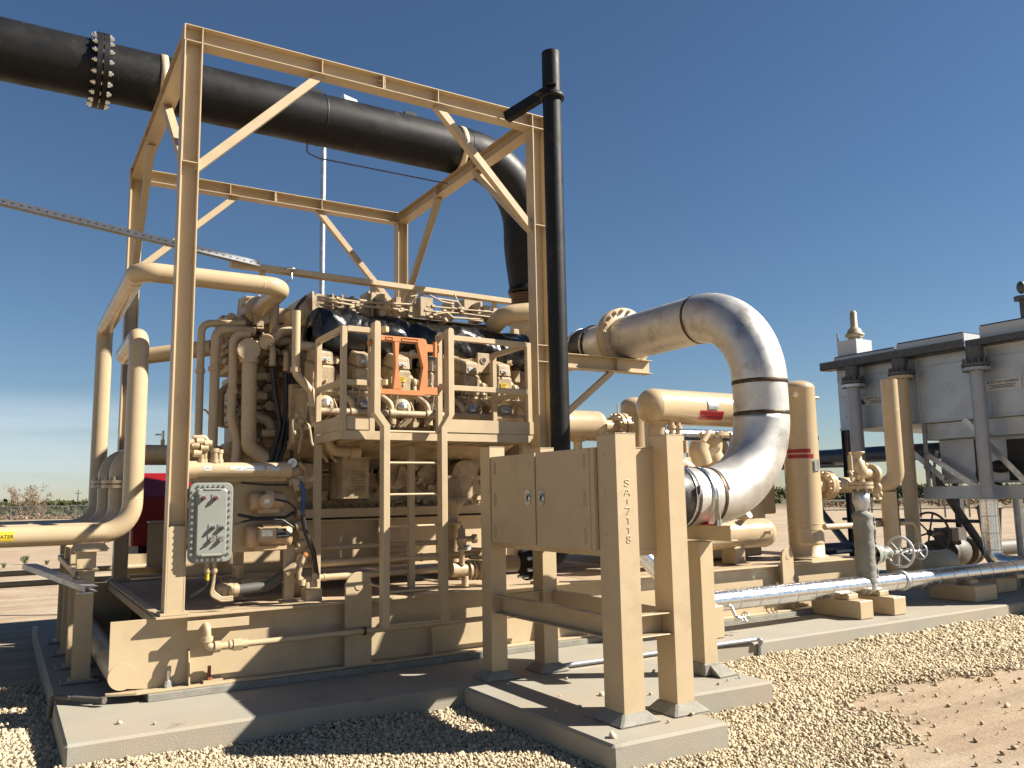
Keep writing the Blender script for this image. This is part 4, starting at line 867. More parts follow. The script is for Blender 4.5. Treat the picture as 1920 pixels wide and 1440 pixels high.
# black wrapped exhaust manifold
a = W(580, 626, Y=8.040); b_ = W(985, 664, Y=8.040)
mb = MB(); n_, k_ = 34, 110; rr = random.Random(3); fold = [rr.uniform(0, 6.28) for _ in range(14)]
vs = []; fs = []
for j in range(k_+1):
    f = j/k_; c = a+(b_-a)*f; R0 = (.25-.06*f)*(1 if 0 < j < k_ else .35)
    for i in range(n_):
        t = 2*math.pi*i/n_
        d = 1+.05*math.sin(3*t+f*9+fold[0])+.06*math.sin(5*t-f*31+fold[1])+.04*math.sin(2*t+f*21+fold[2])+.06*abs(math.sin(f*33+math.sin(t*2)*1.5+fold[3]))+.04*abs(math.sin(t*4+f*60+fold[4]))+rr.uniform(-.03, .03)-.09*(abs(math.sin(f*7.720)) < .12)
        vs.append(c+V((0, math.cos(t)*R0*d*1.05, math.sin(t)*R0*d)))
for j in range(k_):
    for i in range(n_): fs.append((j*n_+i, j*n_+(i+1) % n_, (j+1)*n_+(i+1) % n_, (j+1)*n_+i))
mb.add(vs, fs, True); wp = mb.build('plastic_wrap', 'wrap', en)
mb = MB(); q = W(865, 637, Y=7.900); mb.box(q.x-.04, q.x+.04, 7.895, 7.899, q.z-.012, q.z+.014); mb.build('tag', 'lab', wp)
# air box with ribs on top
zt1 = W(650, 556, Y=8.220).z; zt0 = W(650, 606, Y=8.220).z
xa0 = W(566, 580, Y=8.220).x; xa1 = W(800, 580, Y=8.220).x; xa2 = W(935, 590, Y=8.220).x
mb = MB(); mb.prism([V((xa0, 8.220, zt0)), V((xa1, 8.220, zt0)), V((xa1, 8.220, zt1-.02)), V((xa0+.16, 8.220, zt1)), V((xa0, 8.220, zt1-.11))], (0, .85, 0))
mb.box(xa0+.02, xa2, 8.190, 9.4, zt0-.07, zt0+.01); mb.build('air_box', 'tanc', en, bevel=.012)
mb = MB()
for k in range(7):
    x = xa0+.10+k*(xa1-xa0-.12)/6; mb.hexa([V((x-.012, 8.140, zt0-.06)), V((x+.012, 8.140, zt0-.06)), V((x+.012, 9.5, zt0)), V((x-.012, 9.5, zt0)), V((x-.012, 8.175, zt1+.005)), V((x+.012, 8.175, zt1+.005)), V((x+.012, 9.5, zt1+.03)), V((x-.012, 9.5, zt1+.03))])
    if k < 6:
        x1 = x+(xa1-xa0-.12)/6; mb.box(x+.03, x1-.03, 8.185, 8.220, zt0-.055, zt0-.025); mb.box(x+.03, x1-.03, 8.195, 8.220, zt0+.03, zt0+.045); mb.box(x+.05, x1-.03, 8.200, 8.220, zt0+.12, zt0+.13)
        for q in range(3): mb.cyl((x+.022, 8.130+0*q, zt0-.04+q*.06), (x+.022, 8.190, zt0-.04+q*.06), .009, n=6)
mb.build('air_box_ribs', 'tanc', en, bevel=.003)
# blocks and brackets crowding the top right
mb = MB()
for (p0_, p1_, y) in (((690, 545), (716, 575), 8.320), ((788, 556), (812, 600), 8.170), ((846, 562), (852, 600), 8.120), ((870, 560), (905, 588), 8.370), ((896, 566), (902, 600), 8.220), ((640, 552), (646, 604), 8.120), ((712, 550), (722, 600), 8.070), ((742, 556), (752, 606), 8.070), ((908, 572), (920, 596), 8.220)):
    a = W(*p0_, Y=y); b_ = W(*p1_, Y=y); mb.box(a.x, b_.x, y, y+.25, b_.z, a.z)
build_parts(mb, 'bracket', 'tanc', en, bevel=.006)
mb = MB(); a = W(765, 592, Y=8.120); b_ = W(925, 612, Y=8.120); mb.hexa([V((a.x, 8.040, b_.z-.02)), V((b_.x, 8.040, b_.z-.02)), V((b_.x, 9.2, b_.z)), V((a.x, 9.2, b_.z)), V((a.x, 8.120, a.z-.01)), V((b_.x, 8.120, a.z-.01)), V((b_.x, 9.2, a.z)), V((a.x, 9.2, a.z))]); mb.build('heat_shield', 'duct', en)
mb = MB()
for pts, r in ((((595, 557), (680, 567), (775, 571), (780, 555), (792, 553)), .013), (((595, 562), (660, 572), (765, 582)), .013), (((600, 571), (640, 577)), .01), (((800, 574), (930, 586)), .010), (((795, 583), (870, 588), (930, 596)), .010), (((860, 596), (925, 606)), .009), (((820, 560), (858, 566), (866, 578)), .012), (((852, 552), (858, 566)), .01), (((812, 590), (838, 586), (850, 596), (900, 599)), .012), (((770, 556), (800, 551), (830, 566), (850, 570)), .01)):
    T(pts, 8.040, r, bend=.03, n=8, mb=mb)
for _ in range(34):
    px_ = rg.uniform(600, 930); q = W(px_, 560+.075*(px_-600)+rg.uniform(-4, 26), Y=8.040); mb.cyl((q.x-.018, 8.040, q.z), (q.x+.018, 8.040, q.z), rg.uniform(.014, .024), n=6)
mb.build('top_tubing', 'tanc', en)
mb = MB()
for (px_, py_, r) in ((822, 590, .05), (866, 580, .035), (917, 590, .055), (902, 598, .04), (835, 600, .04)):
    q = W(px_, py_, Y=8.070); mb.rev(q, (.2, -1, .1), [(-.16, r), (-.02, r), (0, r*.7), (.02, r*.7), (.021, 0)], n=16)
build_parts(mb, 'regulator', 'tanc', en)
# tan turbo outlet elbow at the right
mb = MB(); T(((925, 612, 8.070), (945, 590, 7.820), (990, 585, 7.720), (1035, 592, 7.720), (1040, 640, 7.920)), 7.720, .105, bend=.18, n=26, mb=mb, seg=8); mb.build('turbo_elbow', 'tang', en)
mb = MB(); q = W(927, 608, Y=8.120); mb.flange(q, (.7, -.6, .45), .15, .03, 10, .012); mb.build('flange', 'tanc', en)
mb = MB(); q = W(966, 640, Y=8.220); mb.box(q.x-.05, q.x+.03, 8.170, 8.270, q.z-.5, q.z+.14)
q = W(1010, 640, Y=8.220); mb.box(q.x-.1, q.x+.12, 8.070, 9.3, q.z-1.3, q.z-.1); mb.box(q.x-.1, q.x+.10, 8.220, 9.2, q.z-.1, q.z+.12)
mb.build('turbo_bracket', 'tanc', en, bevel=.01)
mb = MB(); q = W(968, 560, Y=8.95); mb.cyl((EXV, 8.95, EXZ-2.06), (EXV, 8.95, EXZ-2.5), .23, n=30); mb.rev((EXV, 8.95, EXZ-2.10), (0, 0, -1), [(0, .30), (.04, .30)], n=30); mb.box(EXV-.45, EXV+.1, 8.320, 9.3, 2.7, EXZ-2.45); mb.box(EXV-.6, EXV-.15, 8.220, 9.4, 1.2, 2.7); mb.build('turbocharger', 'tanc', en, bevel=.03)
# ---------- left end: thermostat housing and the wall of vertical pipes
hx = W(478, 590, Y=8.70)
mb = MB(); mb.hexa([V((hx.x-.16, 8.58, hx.z-.20)), V((hx.x+.16, 8.58, hx.z-.20)), V((hx.x+.16, 8.90, hx.z-.20)), V((hx.x-.16, 8.90, hx.z-.2)), V((hx.x-.13, 8.56, hx.z+.16)), V((hx.x+.12, 8.56, hx.z+.16)), V((hx.x+.12, 8.90, hx.z+.2)), V((hx.x-.13, 8.90, hx.z+.2))])
mb.bolts((hx.x, 8.56, hx.z), Y_, .17, 10, .013, .03); th = mb.build('thermostat_housing', 'tanc', en, bevel=.012)
def vp(pts, Y, r, name='pipe', mt='tang', bend=.10, n=16, collars=()):
    mb = MB(); T(pts, Y, r, bend=bend, n=n, mb=mb)
    for (cx, cy, yy) in collars: q = W(cx, cy, Y=yy); mb.cyl(q-Z_*.022, q+Z_*.022, r*1.28, n=n)
    return mb.build(name, mt, en)
vp(((458, 607), (378, 606), (372, 815)), 8.45, .037, 'vent_pipe', collars=((375, 696, 8.45),))
vp(((478, 622), (405, 617), (401, 760), (398, 845)), 8.38, .047, 'water_line', collars=((402, 692, 8.38),))
vp(((468, 627), (438, 626), (436, 735), (433, 780), (445, 830), (441, 870)), 8.26, .044, 'water_line', collars=((436, 734, 8.26),))
vp(((468, 665), (466, 838), (500, 862)), 8.18, .072, 'suction_line', bend=.1, n=24, collars=((467, 677, 8.18),))
vp(((468, 655), (492, 648), (510, 640), (530, 622), (556, 618)), 8.30, .045, 'crossover', bend=.06)
vp(((500, 640), (560, 640)), 8.38, .045, 'crossover'); vp(((515, 560), (512, 650)), 8.50, .05, 'riser'); vp(((370, 770), (385, 768), (398, 785)), 8.42, .01, 'tube', bend=.03, n=6)
vp(((470, 705), (500, 706)), 8.35, .042, 'stub'); vp(((470, 742), (499, 743)), 8.35, .042, 'stub')
vp(((432, 722), (414, 735), (413, 800)), 8.52, .036, 'drain_pipe', bend=.08); vp(((490, 812), (600, 815)), 8.25, .04, 'oil_line')
vp(((455, 800), (480, 782), (505, 790), (512, 815)), 8.35, .05, 'oil_line', bend=.09)
vp(((556, 583), (554, 700), (585, 736), (590, 800)), 7.62, .039, 'breather_pipe', bend=.12, collars=((554, 694, 7.62),))
mb = MB(); q = W(467, 655, Y=8.10); mb.cyl(q, q+Y_*.05, .108, n=30); mb.bolts(q+Y_*.02, Y_, .098, 10, .009, .028); mb.cyl(q+Y_*.05, q+Y_*.2, .085, n=24); mb.build('strainer_cover', 'tang', en, bevel=.003)
mb = MB(); q = W(500, 640, Y=8.25); mb.cyl(q-V((.01, .05, .02)), q+V((.01, .05, .02)), .075, n=22); mb.build('hose_coupling', 'tang', en)
for pts, r in ((((511, 690), (516, 740), (526, 800), (512, 845), (504, 875)), .026), (((536, 700), (536, 770), (530, 815), (512, 878)), .026), (((575, 555), (556, 575), (550, 620), (548, 800), (546, 868)), .017), (((522, 872), (538, 820), (541, 700)), .02)):
    vp(pts, 8.12, r, 'black_hose', 'blk', bend=.2, n=12)
for (px_, py_) in ((511, 675), (537, 685)): mb = MB(); q = W(px_, py_, Y=8.12); mb.cyl(q-Z_*.06, q+Z_*.07, .034, n=10); mb.tube([q+Z_*.05, q+Z_*.13, q+V((.02, .2, .16))], .03, bend=.05, n=10); mb.build('hose_fitting', 'tanc', en)
mb = MB()
for (a_, b2, y, dd) in (((425, 600), (560, 640), 8.75, .5), ((430, 640), (545, 700), 8.65, .6), ((440, 700), (560, 760), 8.60, .6), ((446, 762), (560, 850), 8.55, .6), ((414, 590), (432, 690), 8.85, .3), ((420, 760), (440, 800), 8.80, .2), ((385, 838), (600, 880), 8.60, .5), ((500, 575), (560, 610), 8.90, .4)):
    a = W(*a_, Y=y); b_ = W(*b2, Y=y); mb.box(a.x, b_.x, y, y+dd, b_.z, a.z)
mb.build('front_cover', 'tanc', en, bevel=.015)
mb = MB()
for _ in range(190):
    px_ = rg.uniform(430, 560); py_ = rg.uniform(590, 870); y = rg.uniform(8.35, 8.54); q = W(px_, py_, Y=y)
    t = rg.random()
    if t < .45: mb.box(q.x-.03, q.x+.035, y, 8.70, q.z-.02, q.z+.03)
    elif t < .75: mb.cyl((q.x, y, q.z), (q.x, 8.70, q.z), rg.uniform(.015, .05), n=12)
    else: mb.tube([q, q+V((rg.uniform(-.1, .1), 0, rg.uniform(-.15, .1))), q+V((rg.uniform(-.2, .2), .15, rg.uniform(-.15, .15)))], rg.uniform(.008, .02), bend=.03, n=8)
mb.build('front_fittings', 'tanc', en, bevel=.003)
mb = MB()
for _ in range(150):
    px_ = rg.uniform(575, 985); py_ = rg.uniform(782, 822)+.02*(px_-575); y = 7.670; q = W(px_, py_, Y=y)
    if rg.random() < .5: mb.box(q.x-rg.uniform(.01, .04), q.x+.03, y, 7.920, q.z-.02, q.z+.02)
    else: mb.cyl((q.x, y, q.z), (q.x, 7.920, q.z), rg.uniform(.01, .03), n=8)
mb.build('side_fittings', 'tanc', en, bevel=.002)
mb = MB()
for (px_, py_) in ((558, 778), (566, 790), (575, 800), (552, 812)): q = W(px_, py_, Y=7.6); mb.ell(q, .03, .03, .035, 8, 6)
for pts in (((560, 785), (566, 815), (560, 850)), ((568, 780), (580, 800), (584, 830), (588, 838)), ((562, 775), (548, 790), (552, 830)), ((600, 835), (606, 855), (615, 866)), ((612, 838), (622, 856), (631, 866))): T(pts, 7.6, .014, bend=.05, n=8, mb=mb)
mb.build('fuel_tubing', 'tanc', en)
# low-slung parts under the platform
mb = MB(); T(((612, 822), (622, 846), (672, 848)), 7.500, .05, bend=.09, n=20, mb=mb); q = W(655, 848, Y=7.500); mb.cyl(q, q+X_*.10, .062, n=20); q = W(643, 848, Y=7.500); mb.cyl(q, q+X_*.03, .06, n=18); mb.build('crankcase_vent', 'tang', en)
mb = MB(); a = W(643, 860, Y=8.030); b_ = W(692, 935, Y=8.030); mb.box(a.x, b_.x, 8.030, 8.480, b_.z, a.z)
for k in range(7): z = a.z-.14-.03*k; mb.box(a.x+.09, b_.x-.04, 8.015, 8.030, z, z+.012)
mb.box(a.x-.02, b_.x+.02, 8.010, 8.500, a.z, a.z+.015); mb.build('oil_filter_box', 'tanc', en, bevel=.012)
mb = MB(); q = W(742, 893, Y=8.280); mb.cyl(q, q+Y_*.25, .14, n=28); mb.prism([q+V((-.03, -.03, -.1)), q+V((.03, -.03, -.08)), q+V((.10, -.03, .10)), q+V((.04, -.03, .12))], (0, .03, 0))
q = W(872, 890, Y=8.280); mb.cyl(q, q+Y_*.25, .16, n=28); q = W(575, 893, Y=8.280); mb.cyl(q, q+Y_*.25, .13, n=28); build_parts(mb, 'pump_cover', 'tanc', en, bevel=.005)
mb = MB()
for _ in range(70):
    px_ = rg.uniform(590, 905); py_ = rg.uniform(832, 955); q = W(px_, py_, Y=8.400)
    if rg.random() < .5: mb.box(q.x-.04, q.x+.04, 8.400, 8.530, q.z-.02, q.z+.03)
    else: mb.cyl((q.x, 8.380, q.z), (q.x, 8.530, q.z), rg.uniform(.01, .04), n=10)
build_parts(mb, 'crankcase_fitting', 'tanc', en, bevel=.002)
# rails the engine sits on
zr = W(700, 968, Y=8.25).z
mb = MB(); mb.hbeam((1.35, 8.32, zr-.27), (9.2, 8.32, zr-.27), Z_, .50, .20, .016, .012); mb.hbeam((1.35, 9.9, zr-.27), (9.2, 9.9, zr-.27), Z_, .50, .20, .016, .012)
for x in (1.7, 2.5, 3.35, 4.2, 5.1): mb.box(x-.006, x+.006, 8.22, 8.42, zr-.5, zr-.04)
mb.box(XB0-.05, XB1+.9, 8.24, 9.9, zr+.0, zr+.09); mb.build('mounting_rail', 'tan', en, bevel=.002)
# flat rail above the engine
mb = MB(); a = W(432, 494, Y=8.200); b_ = W(955, 566, Y=8.200); z1 = a.z
mb.bar((a.x, 8.200, z1-.005), (b_.x, 8.200, b_.z), .10, .055)
rl = thing('top_rail', 'flat tan rail running level above the top of the engine', 'rail', (a.x, 8.200, z1)); mb.build('bar', 'tan', rl, bevel=.004)
for px_, py_ in ((492, 503), (700, 531), (775, 541), (927, 561)): q = W(px_, py_, Y=8.220); mb = MB(); mb.box(q.x-.025, q.x+.025, 8.200, 8.250, q.z-.17, q.z-.02); mb.build('stand', 'tan', rl)
mb = MB(); q = W(545, 507, Y=8.140); mb.rev(q, Z_, [(0, .05), (.012, .06), (.02, .05), (.012, .045), (0, .05)], n=20)
mb.tube([q+V((.01, 0, 0)), q+V((.01, -.02, -.10)), q+V((-.06, -.02, -.14)), q+V((-.10, -.02, -.14))], .008, bend=.03, n=6); mb.build('conduit_loop', 'clamp', rl)
# ================================================================ oil heater skid with control box
oh = thing('heater_skid', 'tan oil heater rack with a labelled tube and two electric motors', 'oil heater', (1.8, 7.4, .61))
y = 7.22; a = W(356, 881, Y=y); b_ = W(548, 882, Y=y)
mb = MB(); mb.cyl((a.x, y, a.z), (b_.x-.02, y, a.z), .062, n=28); mb.cyl((a.x-.03, y, a.z), (a.x+.05, y, a.z), .074, n=28); mb.cyl((b_.x-.12, y, a.z), (b_.x-.02, y, a.z), .068, n=28)
tb = mb.build('heater_tube', 'tang', oh)
def lab(px0, px1, mt, t0=-8, t1=30):
    x0 = W(px0, 881, Y=y-.06).x; x1 = W(px1, 881, Y=y-.06).x; mb = MB(); vs = []
    for i in range(7): t = math.radians(t0+(t1-t0)*i/6); vs += [(x0, y-math.cos(t)*.0635, a.z+math.sin(t)*.0635), (x1, y-math.cos(t)*.0635, a.z+math.sin(t)*.0635)]
    mb.add(vs, [(2*i, 2*i+1, 2*i+3, 2*i+2) for i in range(6)], True); return mb, x0, x1
for (p, q_, nb) in ((383, 396, 1), (431, 458, 3), (459, 494, 1), (501, 528, 3)):
    mb, x0, x1 = lab(p, q_, 'lab'); mb.m = 1
    f = lambda u, t: V((u, y-math.cos(math.radians(t))*.065, a.z+math.sin(math.radians(t))*.065))
    if nb == 3:
        for k in range(3): tt = 22-9*k; mb.add([f(x0+.05, tt), f(x1-.01-.01*k, tt), f(x1-.01-.01*k, tt+3), f(x0+.05, tt+3)], [(0, 1, 2, 3)])
        mb.m = 2; mb.add([f(x0+.008, -3), f(x0+.045, -3), f(x0+.0265, 24)], [(0, 1, 2)])
    else: mb.add([f(x0+.01, 7), f(x1-.01, 7), f(x1-.01, 14), f(x0+.01, 14)], [(0, 1, 2, 3)])
    mb.build('sticker', ['lab', 'silv', 'yel'], tb)
mb = MB(); q = W(548, 868, Y=y-.03); mb.cyl(q+Y_*.015, q-Y_*.01, .038, n=24); mb.m = 1; mb.cyl(q-Y_*.0105, q-Y_*.012, .032, n=24); mb.m = 2; mb.box(q.x-.002, q.x+.002, q.y-.0145, q.y-.0125, q.z-.004, q.z+.022); mb.build('gauge', ['clamp', 'glass', 'ink'], oh)
mb = MB()
for (px_, h_, r) in ((378, .11, .022), (384, .16, .018), (402, .12, .03), (411, .11, .026)):
    q = W(px_, 868, Y=y); mb.cyl(q-Z_*.02, q+Z_*h_, r, n=12); mb.cyl(q, q+Z_*.03, r*1.3, n=8); mb.cyl(q+Z_*(h_-.03), q+Z_*h_, r*1.25, n=8)
for pts in (((360, 830), (372, 826), (378, 835), (378, 860)), ((356, 845), (372, 846), (386, 838)), ((362, 820), (384, 820), (392, 832), (385, 848))): T(pts, y, .02, bend=.03, n=10, mb=mb)
for px_, py_ in ((375, 828), (383, 840), (390, 832), (370, 850), (366, 835), (356, 830)): q = W(px_, py_, Y=y-.02); mb.cyl(q-X_*.03, q+X_*.03, .032, n=12)
mb.build('valve_cluster', 'tanc', oh)
mb = MB(); yb_ = 7.42; a2 = W(436, 902, Y=yb_); b2 = W(562, 1030, Y=yb_); mb.box(W(356, 1000, Y=yb_).x, b2.x, yb_, yb_+.012, b2.z, a2.z+.02)
mb.box(W(356, 900, Y=7.30).x, W(590, 900, Y=7.3).x, 7.28, 7.44, W(500, 903, Y=7.3).z, W(500, 893, Y=7.3).z); mb.build('back_panel', 'tan', oh, bevel=.003)
for (x_, yy) in ((542, 7.40), (447, 7.9), (556, 7.9)): q = W(x_, 1060, Y=yy); mb = MB(); mb.box(q.x-.04, q.x+.04, yy-.03, yy+.05, .615, b2.z+.05); mb.box(q.x-.07, q.x+.07, yy-.06, yy+.08, .6, .615); mb.build('leg', 'tan', oh, bevel=.003)
# motors
def motor(p0_, p1_, yy, r, jb):
    a = W(*p0_, Y=yy); b_ = W(*p1_, Y=yy); z = (a.z+b_.z)/2; L_ = b_.x-a.x
    mb = MB(); mb.rev((a.x, yy, z), X_, [(0, 0), (0, r*.8), (.02, r*.98), (.10, r), (.10, r*.93), (L_-.08, r*.93), (L_-.06, r*.99), (L_-.01, r*.95), (L_, r*.6), (L_, 0)], n=28)
    mb.box(a.x+.06, b_.x-.05, yy-r*.6, yy+r*.6, z-r-.015, z-r+.02)
    for k in range(10):
        t = math.pi*(.15+.07*k); mb.bar((a.x+.13, yy-math.cos(t)*r*.96, z+math.sin(t)*r*.96), (b_.x-.1, yy-math.cos(t)*r*.96, z+math.sin(t)*r*.96), .004, .02)
    mo = mb.build('motor', 'cool', oh)
    mb = MB()
    if jb == 'round':
        q = W(497, 940, Y=yy-r); mb.cyl(q+Y_*.05, q-Y_*.06, .062, n=22); mb.cyl(q-Y_*.06, q-Y_*.066, .055, n=8); mb.m = 1; mb.box(q.x-.025, q.x+.025, q.y-.07, q.y-.067, q.z-.02, q.z+.02)
    else:
        q = W(502, 1003, Y=yy-r-.02); mb.box(q.x-.075, q.x+.06, q.y-.04, q.y+.1, q.z-.055, q.z+.055); mb.m = 1; mb.box(q.x-.06, q.x+.03, q.y-.043, q.y-.041, q.z-.01, q.z+.045); mb.m = 2; mb.box(q.x+.085, q.x+.165, q.y+.02, q.y+.08, q.z-.03, q.z+.05)
    mb.build('junction_box', ['cool', 'silv', 'rdd'], mo, bevel=.004)
motor((468, 940), (532, 940), 7.34, .085, 'round'); motor((461, 1005), (545, 1005), 7.34, .10, 'box')
mb = MB(); T(((516, 936, 7.2), (540, 941, 7.2), (556, 955, 7.2), (552, 968, 7.25)), 7.2, .009, bend=.06, n=8, mb=mb); T(((446, 965), (480, 972), (535, 970), (552, 960)), 7.27, .013, bend=.06, n=8, mb=mb)
T(((440, 982), (475, 974), (530, 975), (555, 992), (545, 1004), (520, 1006)), 7.22, .010, bend=.05, n=8, mb=mb); T(((452, 905), (500, 909), (540, 909)), 7.25, .009, bend=.05, n=8, mb=mb)
mb.build('power_cables', 'blk', oh)
# right hand riser of fittings, blue hose, black hose
vp2 = MB(); yy = 7.30
T(((560, 868), (572, 880), (574, 905)), yy, .022, bend=.05, n=12, mb=vp2); T(((565, 905), (563, 980), (565, 1040)), yy+.05, .028, n=12, mb=vp2); T(((565, 1040), (560, 1056), (535, 1075)), yy, .036, bend=.03, n=14, mb=vp2)
for px_, py_, r in ((552, 905, .05), (566, 900, .03), (563, 960, .035), (560, 985, .045), (567, 1000, .05), (564, 1020, .035), (551, 885, .04), (575, 895, .03), (556, 915, .035), (545, 903, .045), (562, 935, .03), (566, 1048, .042)): q = W(px_, py_, Y=yy); vp2.cyl(q-V((.03, 0, .01)), q+V((.03, 0, .01)), r, n=12)
vp2.build('fitting_column', 'tanc', oh)
mb = MB(); T(((562, 903), (570, 925), (567, 962)), yy-.03, .020, bend=.06, n=12, mb=mb); mb.build('blue_hose', 'blue', oh)
mb = MB(); T(((567, 965), (574, 1000), (588, 1035), (594, 1078)), yy-.05, .022, bend=.1, n=12, mb=mb); mb.build('black_hose', 'blk', oh)
mb = MB(); T(((592, 1080), (585, 1098), (560, 1092), (560, 1075), (570, 1040)), yy-.04, .021, bend=.04, n=12, mb=mb); 
for px_, py_ in ((592, 1080), (588, 1095), (575, 1097), (566, 1092)): q = W(px_, py_, Y=yy-.04); mb.cyl(q-Z_*.025, q+Z_*.025, .034, n=8)
q = W(586, 1110, Y=yy); mb.box(q.x-.07, q.x+.07, yy-.05, yy+.1, .61, q.z+.03); mb.build('drain_fittings', 'tanc', oh)
mb = MB(); T(((571, 1042), (576, 1038)), yy-.04, .026, n=10, mb=mb); mb.build('orange_cap', 'org', oh)
# fat hose and elbows on the deck
mb = MB(); T(((405, 1110), (412, 1104), (440, 1106), (447, 1106)), 7.45, .048, bend=.05, n=18, mb=mb); 
for px_ in (419, 431, 441): q = W(px_, 1106, Y=7.45); mb.cyl(q-X_*.02, q+X_*.02, .058, n=10)
mb.build('hose_elbow', 'tanc', oh)
mb = MB(); T(((446, 1106), (500, 1099), (540, 1072), (549, 1064)), 7.47, .045, bend=.15, n=18, mb=mb); mb.build('grey_hose', 'hose', oh)
mb = MB(); T(((415, 1092), (450, 1089), (500, 1087), (560, 1084)), 7.7, .035, n=14, mb=mb)
for px_ in (430, 455, 480, 490): q = W(px_, 1091, Y=7.68); mb.cyl(q-X_*.025, q+X_*.025, .045, n=10)
q = W(446, 1085, Y=7.68); mb.cyl(q, q+Z_*.10, .03, n=10); mb.cyl(q+Z_*.10, q+Z_*.12, .05, n=10); mb.build('deck_pipe', 'tanc', oh)
# explosion proof control box
cb = thing('control_box', 'grey explosion-proof control box ringed with bolts, carrying red and black buttons', 'control box', (1.5, 6.98, 1.4))
y = 6.99; c0 = W(351, 1052, Y=y); c1 = W(438, 905, Y=y); x0, x1 = c0.x, c1.x; z0, z1 = W(395, 1055, Y=y).z, W(400, 905, Y=y).z
def rrect(x0, x1, z0, z1, r, y, k=6):
    P = []
    for (cx, cz, s0) in ((x1-r, z1-r, 0), (x0+r, z1-r, 1), (x0+r, z0+r, 2), (x1-r, z0+r, 3)):
        for i in range(k+1): t = math.pi/2*(s0+i/k); P.append(V((cx+r*math.cos(t), y, cz+r*math.sin(t))))
    return P[::-1]
mb = MB(); mb.prism(rrect(x0, x1, z0, z1, .055, y), (0, .022, 0)); mb.prism(rrect(x0+.005, x1-.005, z0+.005, z1-.005, .05, y+.022), (0, .022, 0)); mb.prism(rrect(x0+.03, x1-.03, z0+.03, z1-.03, .04, y+.04), (0, .13, 0))
Pa = rrect(x0+.045, x1-.045, z0+.045, z1-.045, .03, y-.0); Pb = rrect(x0+.055, x1-.055, z0+.055, z1-.055, .03, y-.038); n_ = len(Pa)
mb.add(Pa+Pb, [tuple(range(n_, 2*n_))]+[(i, (i+1) % n_, n_+(i+1) % n_, n_+i) for i in range(n_)])
for (xa, xb_, za, zb_) in ((x0+.10, x1-.10, z1-.062, z1-.045), (x0+.09, x1-.09, z0+.05, z0+.072)): mb.box(xa, xb_, y-.045, y, za, zb_)
bx = mb.build('enclosure', 'box', cb, bevel=.006)
pos = [(x0+.024, z0+.07+(z1-z0-.14)*i/10) for i in range(11)]+[(x1-.024, z0+.07+(z1-z0-.14)*i/10) for i in range(11)]+[(x0+.07+(x1-x0-.14)*i/5, z0+.024) for i in range(6)]+[(x0+.07+(x1-x0-.14)*i/5, z1-.024) for i in range(6)]
for (x, z) in pos: mb = MB(); mb.cyl((x, y-.016, z), (x, y, z), .0085, n=8); mb.cyl((x, y-.003, z), (x, y+.002, z), .013, n=10); mb.build('bolt', 'silv', cb)
for (px_, py_, mt, lev) in ((381, 934, 'red', 0), (404, 934, 'red', 0), (398, 990, 'ink', 0), (415, 990, 'ink', 0), (397, 1011, 'clamp', 1), (414, 1011, 'clamp', 1)):
    q = W(px_, py_, Y=y-.04); mb = MB(); mb.box(q.x-.028, q.x+.028, q.y-.004, q.y+.002, q.z-.005, q.z+.032); mb.m = 2; mb.cyl(q, q-Y_*.03, .017, n=16); mb.m = 1
    if lev: mb.bar(q+V((-.018, -.036, -.012)), q+V((.024, -.036, .012)), .012, .012)
    else: mb.cyl(q-Y_*.03, q-Y_*.042, .010, n=16)
    mb.build('push_button' if not lev else 'selector_switch', ['silv', mt, 'duct'], cb)
for (px_, mt) in ((389, 'cool'), (402, 'cool')):
    q = W(px_, 1058, Y=y+.06); mb = MB(); mb.cyl(q+Z_*.02, q-Z_*.07, .02, n=12); mb.cyl(q-Z_*.03, q-Z_*.06, .026, n=8); mb.build('cable_gland', 'tanc', cb)
mb = MB(); T(((390, 1072), (388, 1098), (372, 1110), (358, 1118)), y+.06, .011, bend=.06, n=8, mb=mb); mb.m = 1; q = W(389, 1076, Y=y+.06); mb.cyl(q+Z_*.03, q-Z_*.05, .014, n=10); mb.build('drop_cable', ['blk', 'yel'], cb)
mb = MB()
for k in range(3): T(((403, 1070), (401-k, 1092), (398-k*2, 1108+k*4), (415, 1121+k*3), (437, 1119+k*3)), y+.06, .010, bend=.05, n=8, mb=mb)
mb.build('white_leads', 'tanc', cb)
mb = MB(); mb.box(FX0+cs, x0+.05, 7.02, 7.05, z0+.15, z0+.2); mb.box(FX0+cs-.0, x0+.05, 7.02, 7.05, z1-.2, z1-.15); mb.box(x0+.02, x1-.1, 7.16, 7.2, z0+.1, z0+.15); mb.build('mounting_bracket', 'tan', cb)
# header pipes running low behind the ladder
mb = MB()
for (py_, r, yy, p1) in ((1056, .036, 7.6, 905), (1083, .030, 7.55, 835), (1028, .026, 7.75, 835), (1040, .03, 7.7, 760)):
    q = W(600, py_, Y=yy); mb = MB(); mb.cyl((W(556 if py_ != 1040 else 730, py_, Y=yy).x, yy, q.z), (W(p1, py_, Y=yy).x, yy, q.z), r, n=16)
    for px_ in ((608, 700, 790) if py_ != 1040 else (745,)): w_ = W(px_, py_, Y=yy); mb.cyl((w_.x-.008, yy, q.z), (w_.x+.008, yy, q.z), r*1.15, n=16)
    tag(mb.build('header_pipe', 'tang', loc=(q.x, yy, q.z)), {1056: 'thickest tan header pipe low behind the ladder, second from the bottom', 1083: 'lowest tan header pipe just above the skid deck behind the ladder', 1028: 'topmost thin tan header pipe low behind the ladder', 1040: 'short tan header pipe ending just right of the left ladder stringer'}[py_], 'pipe', 'header pipes low behind the ladder')
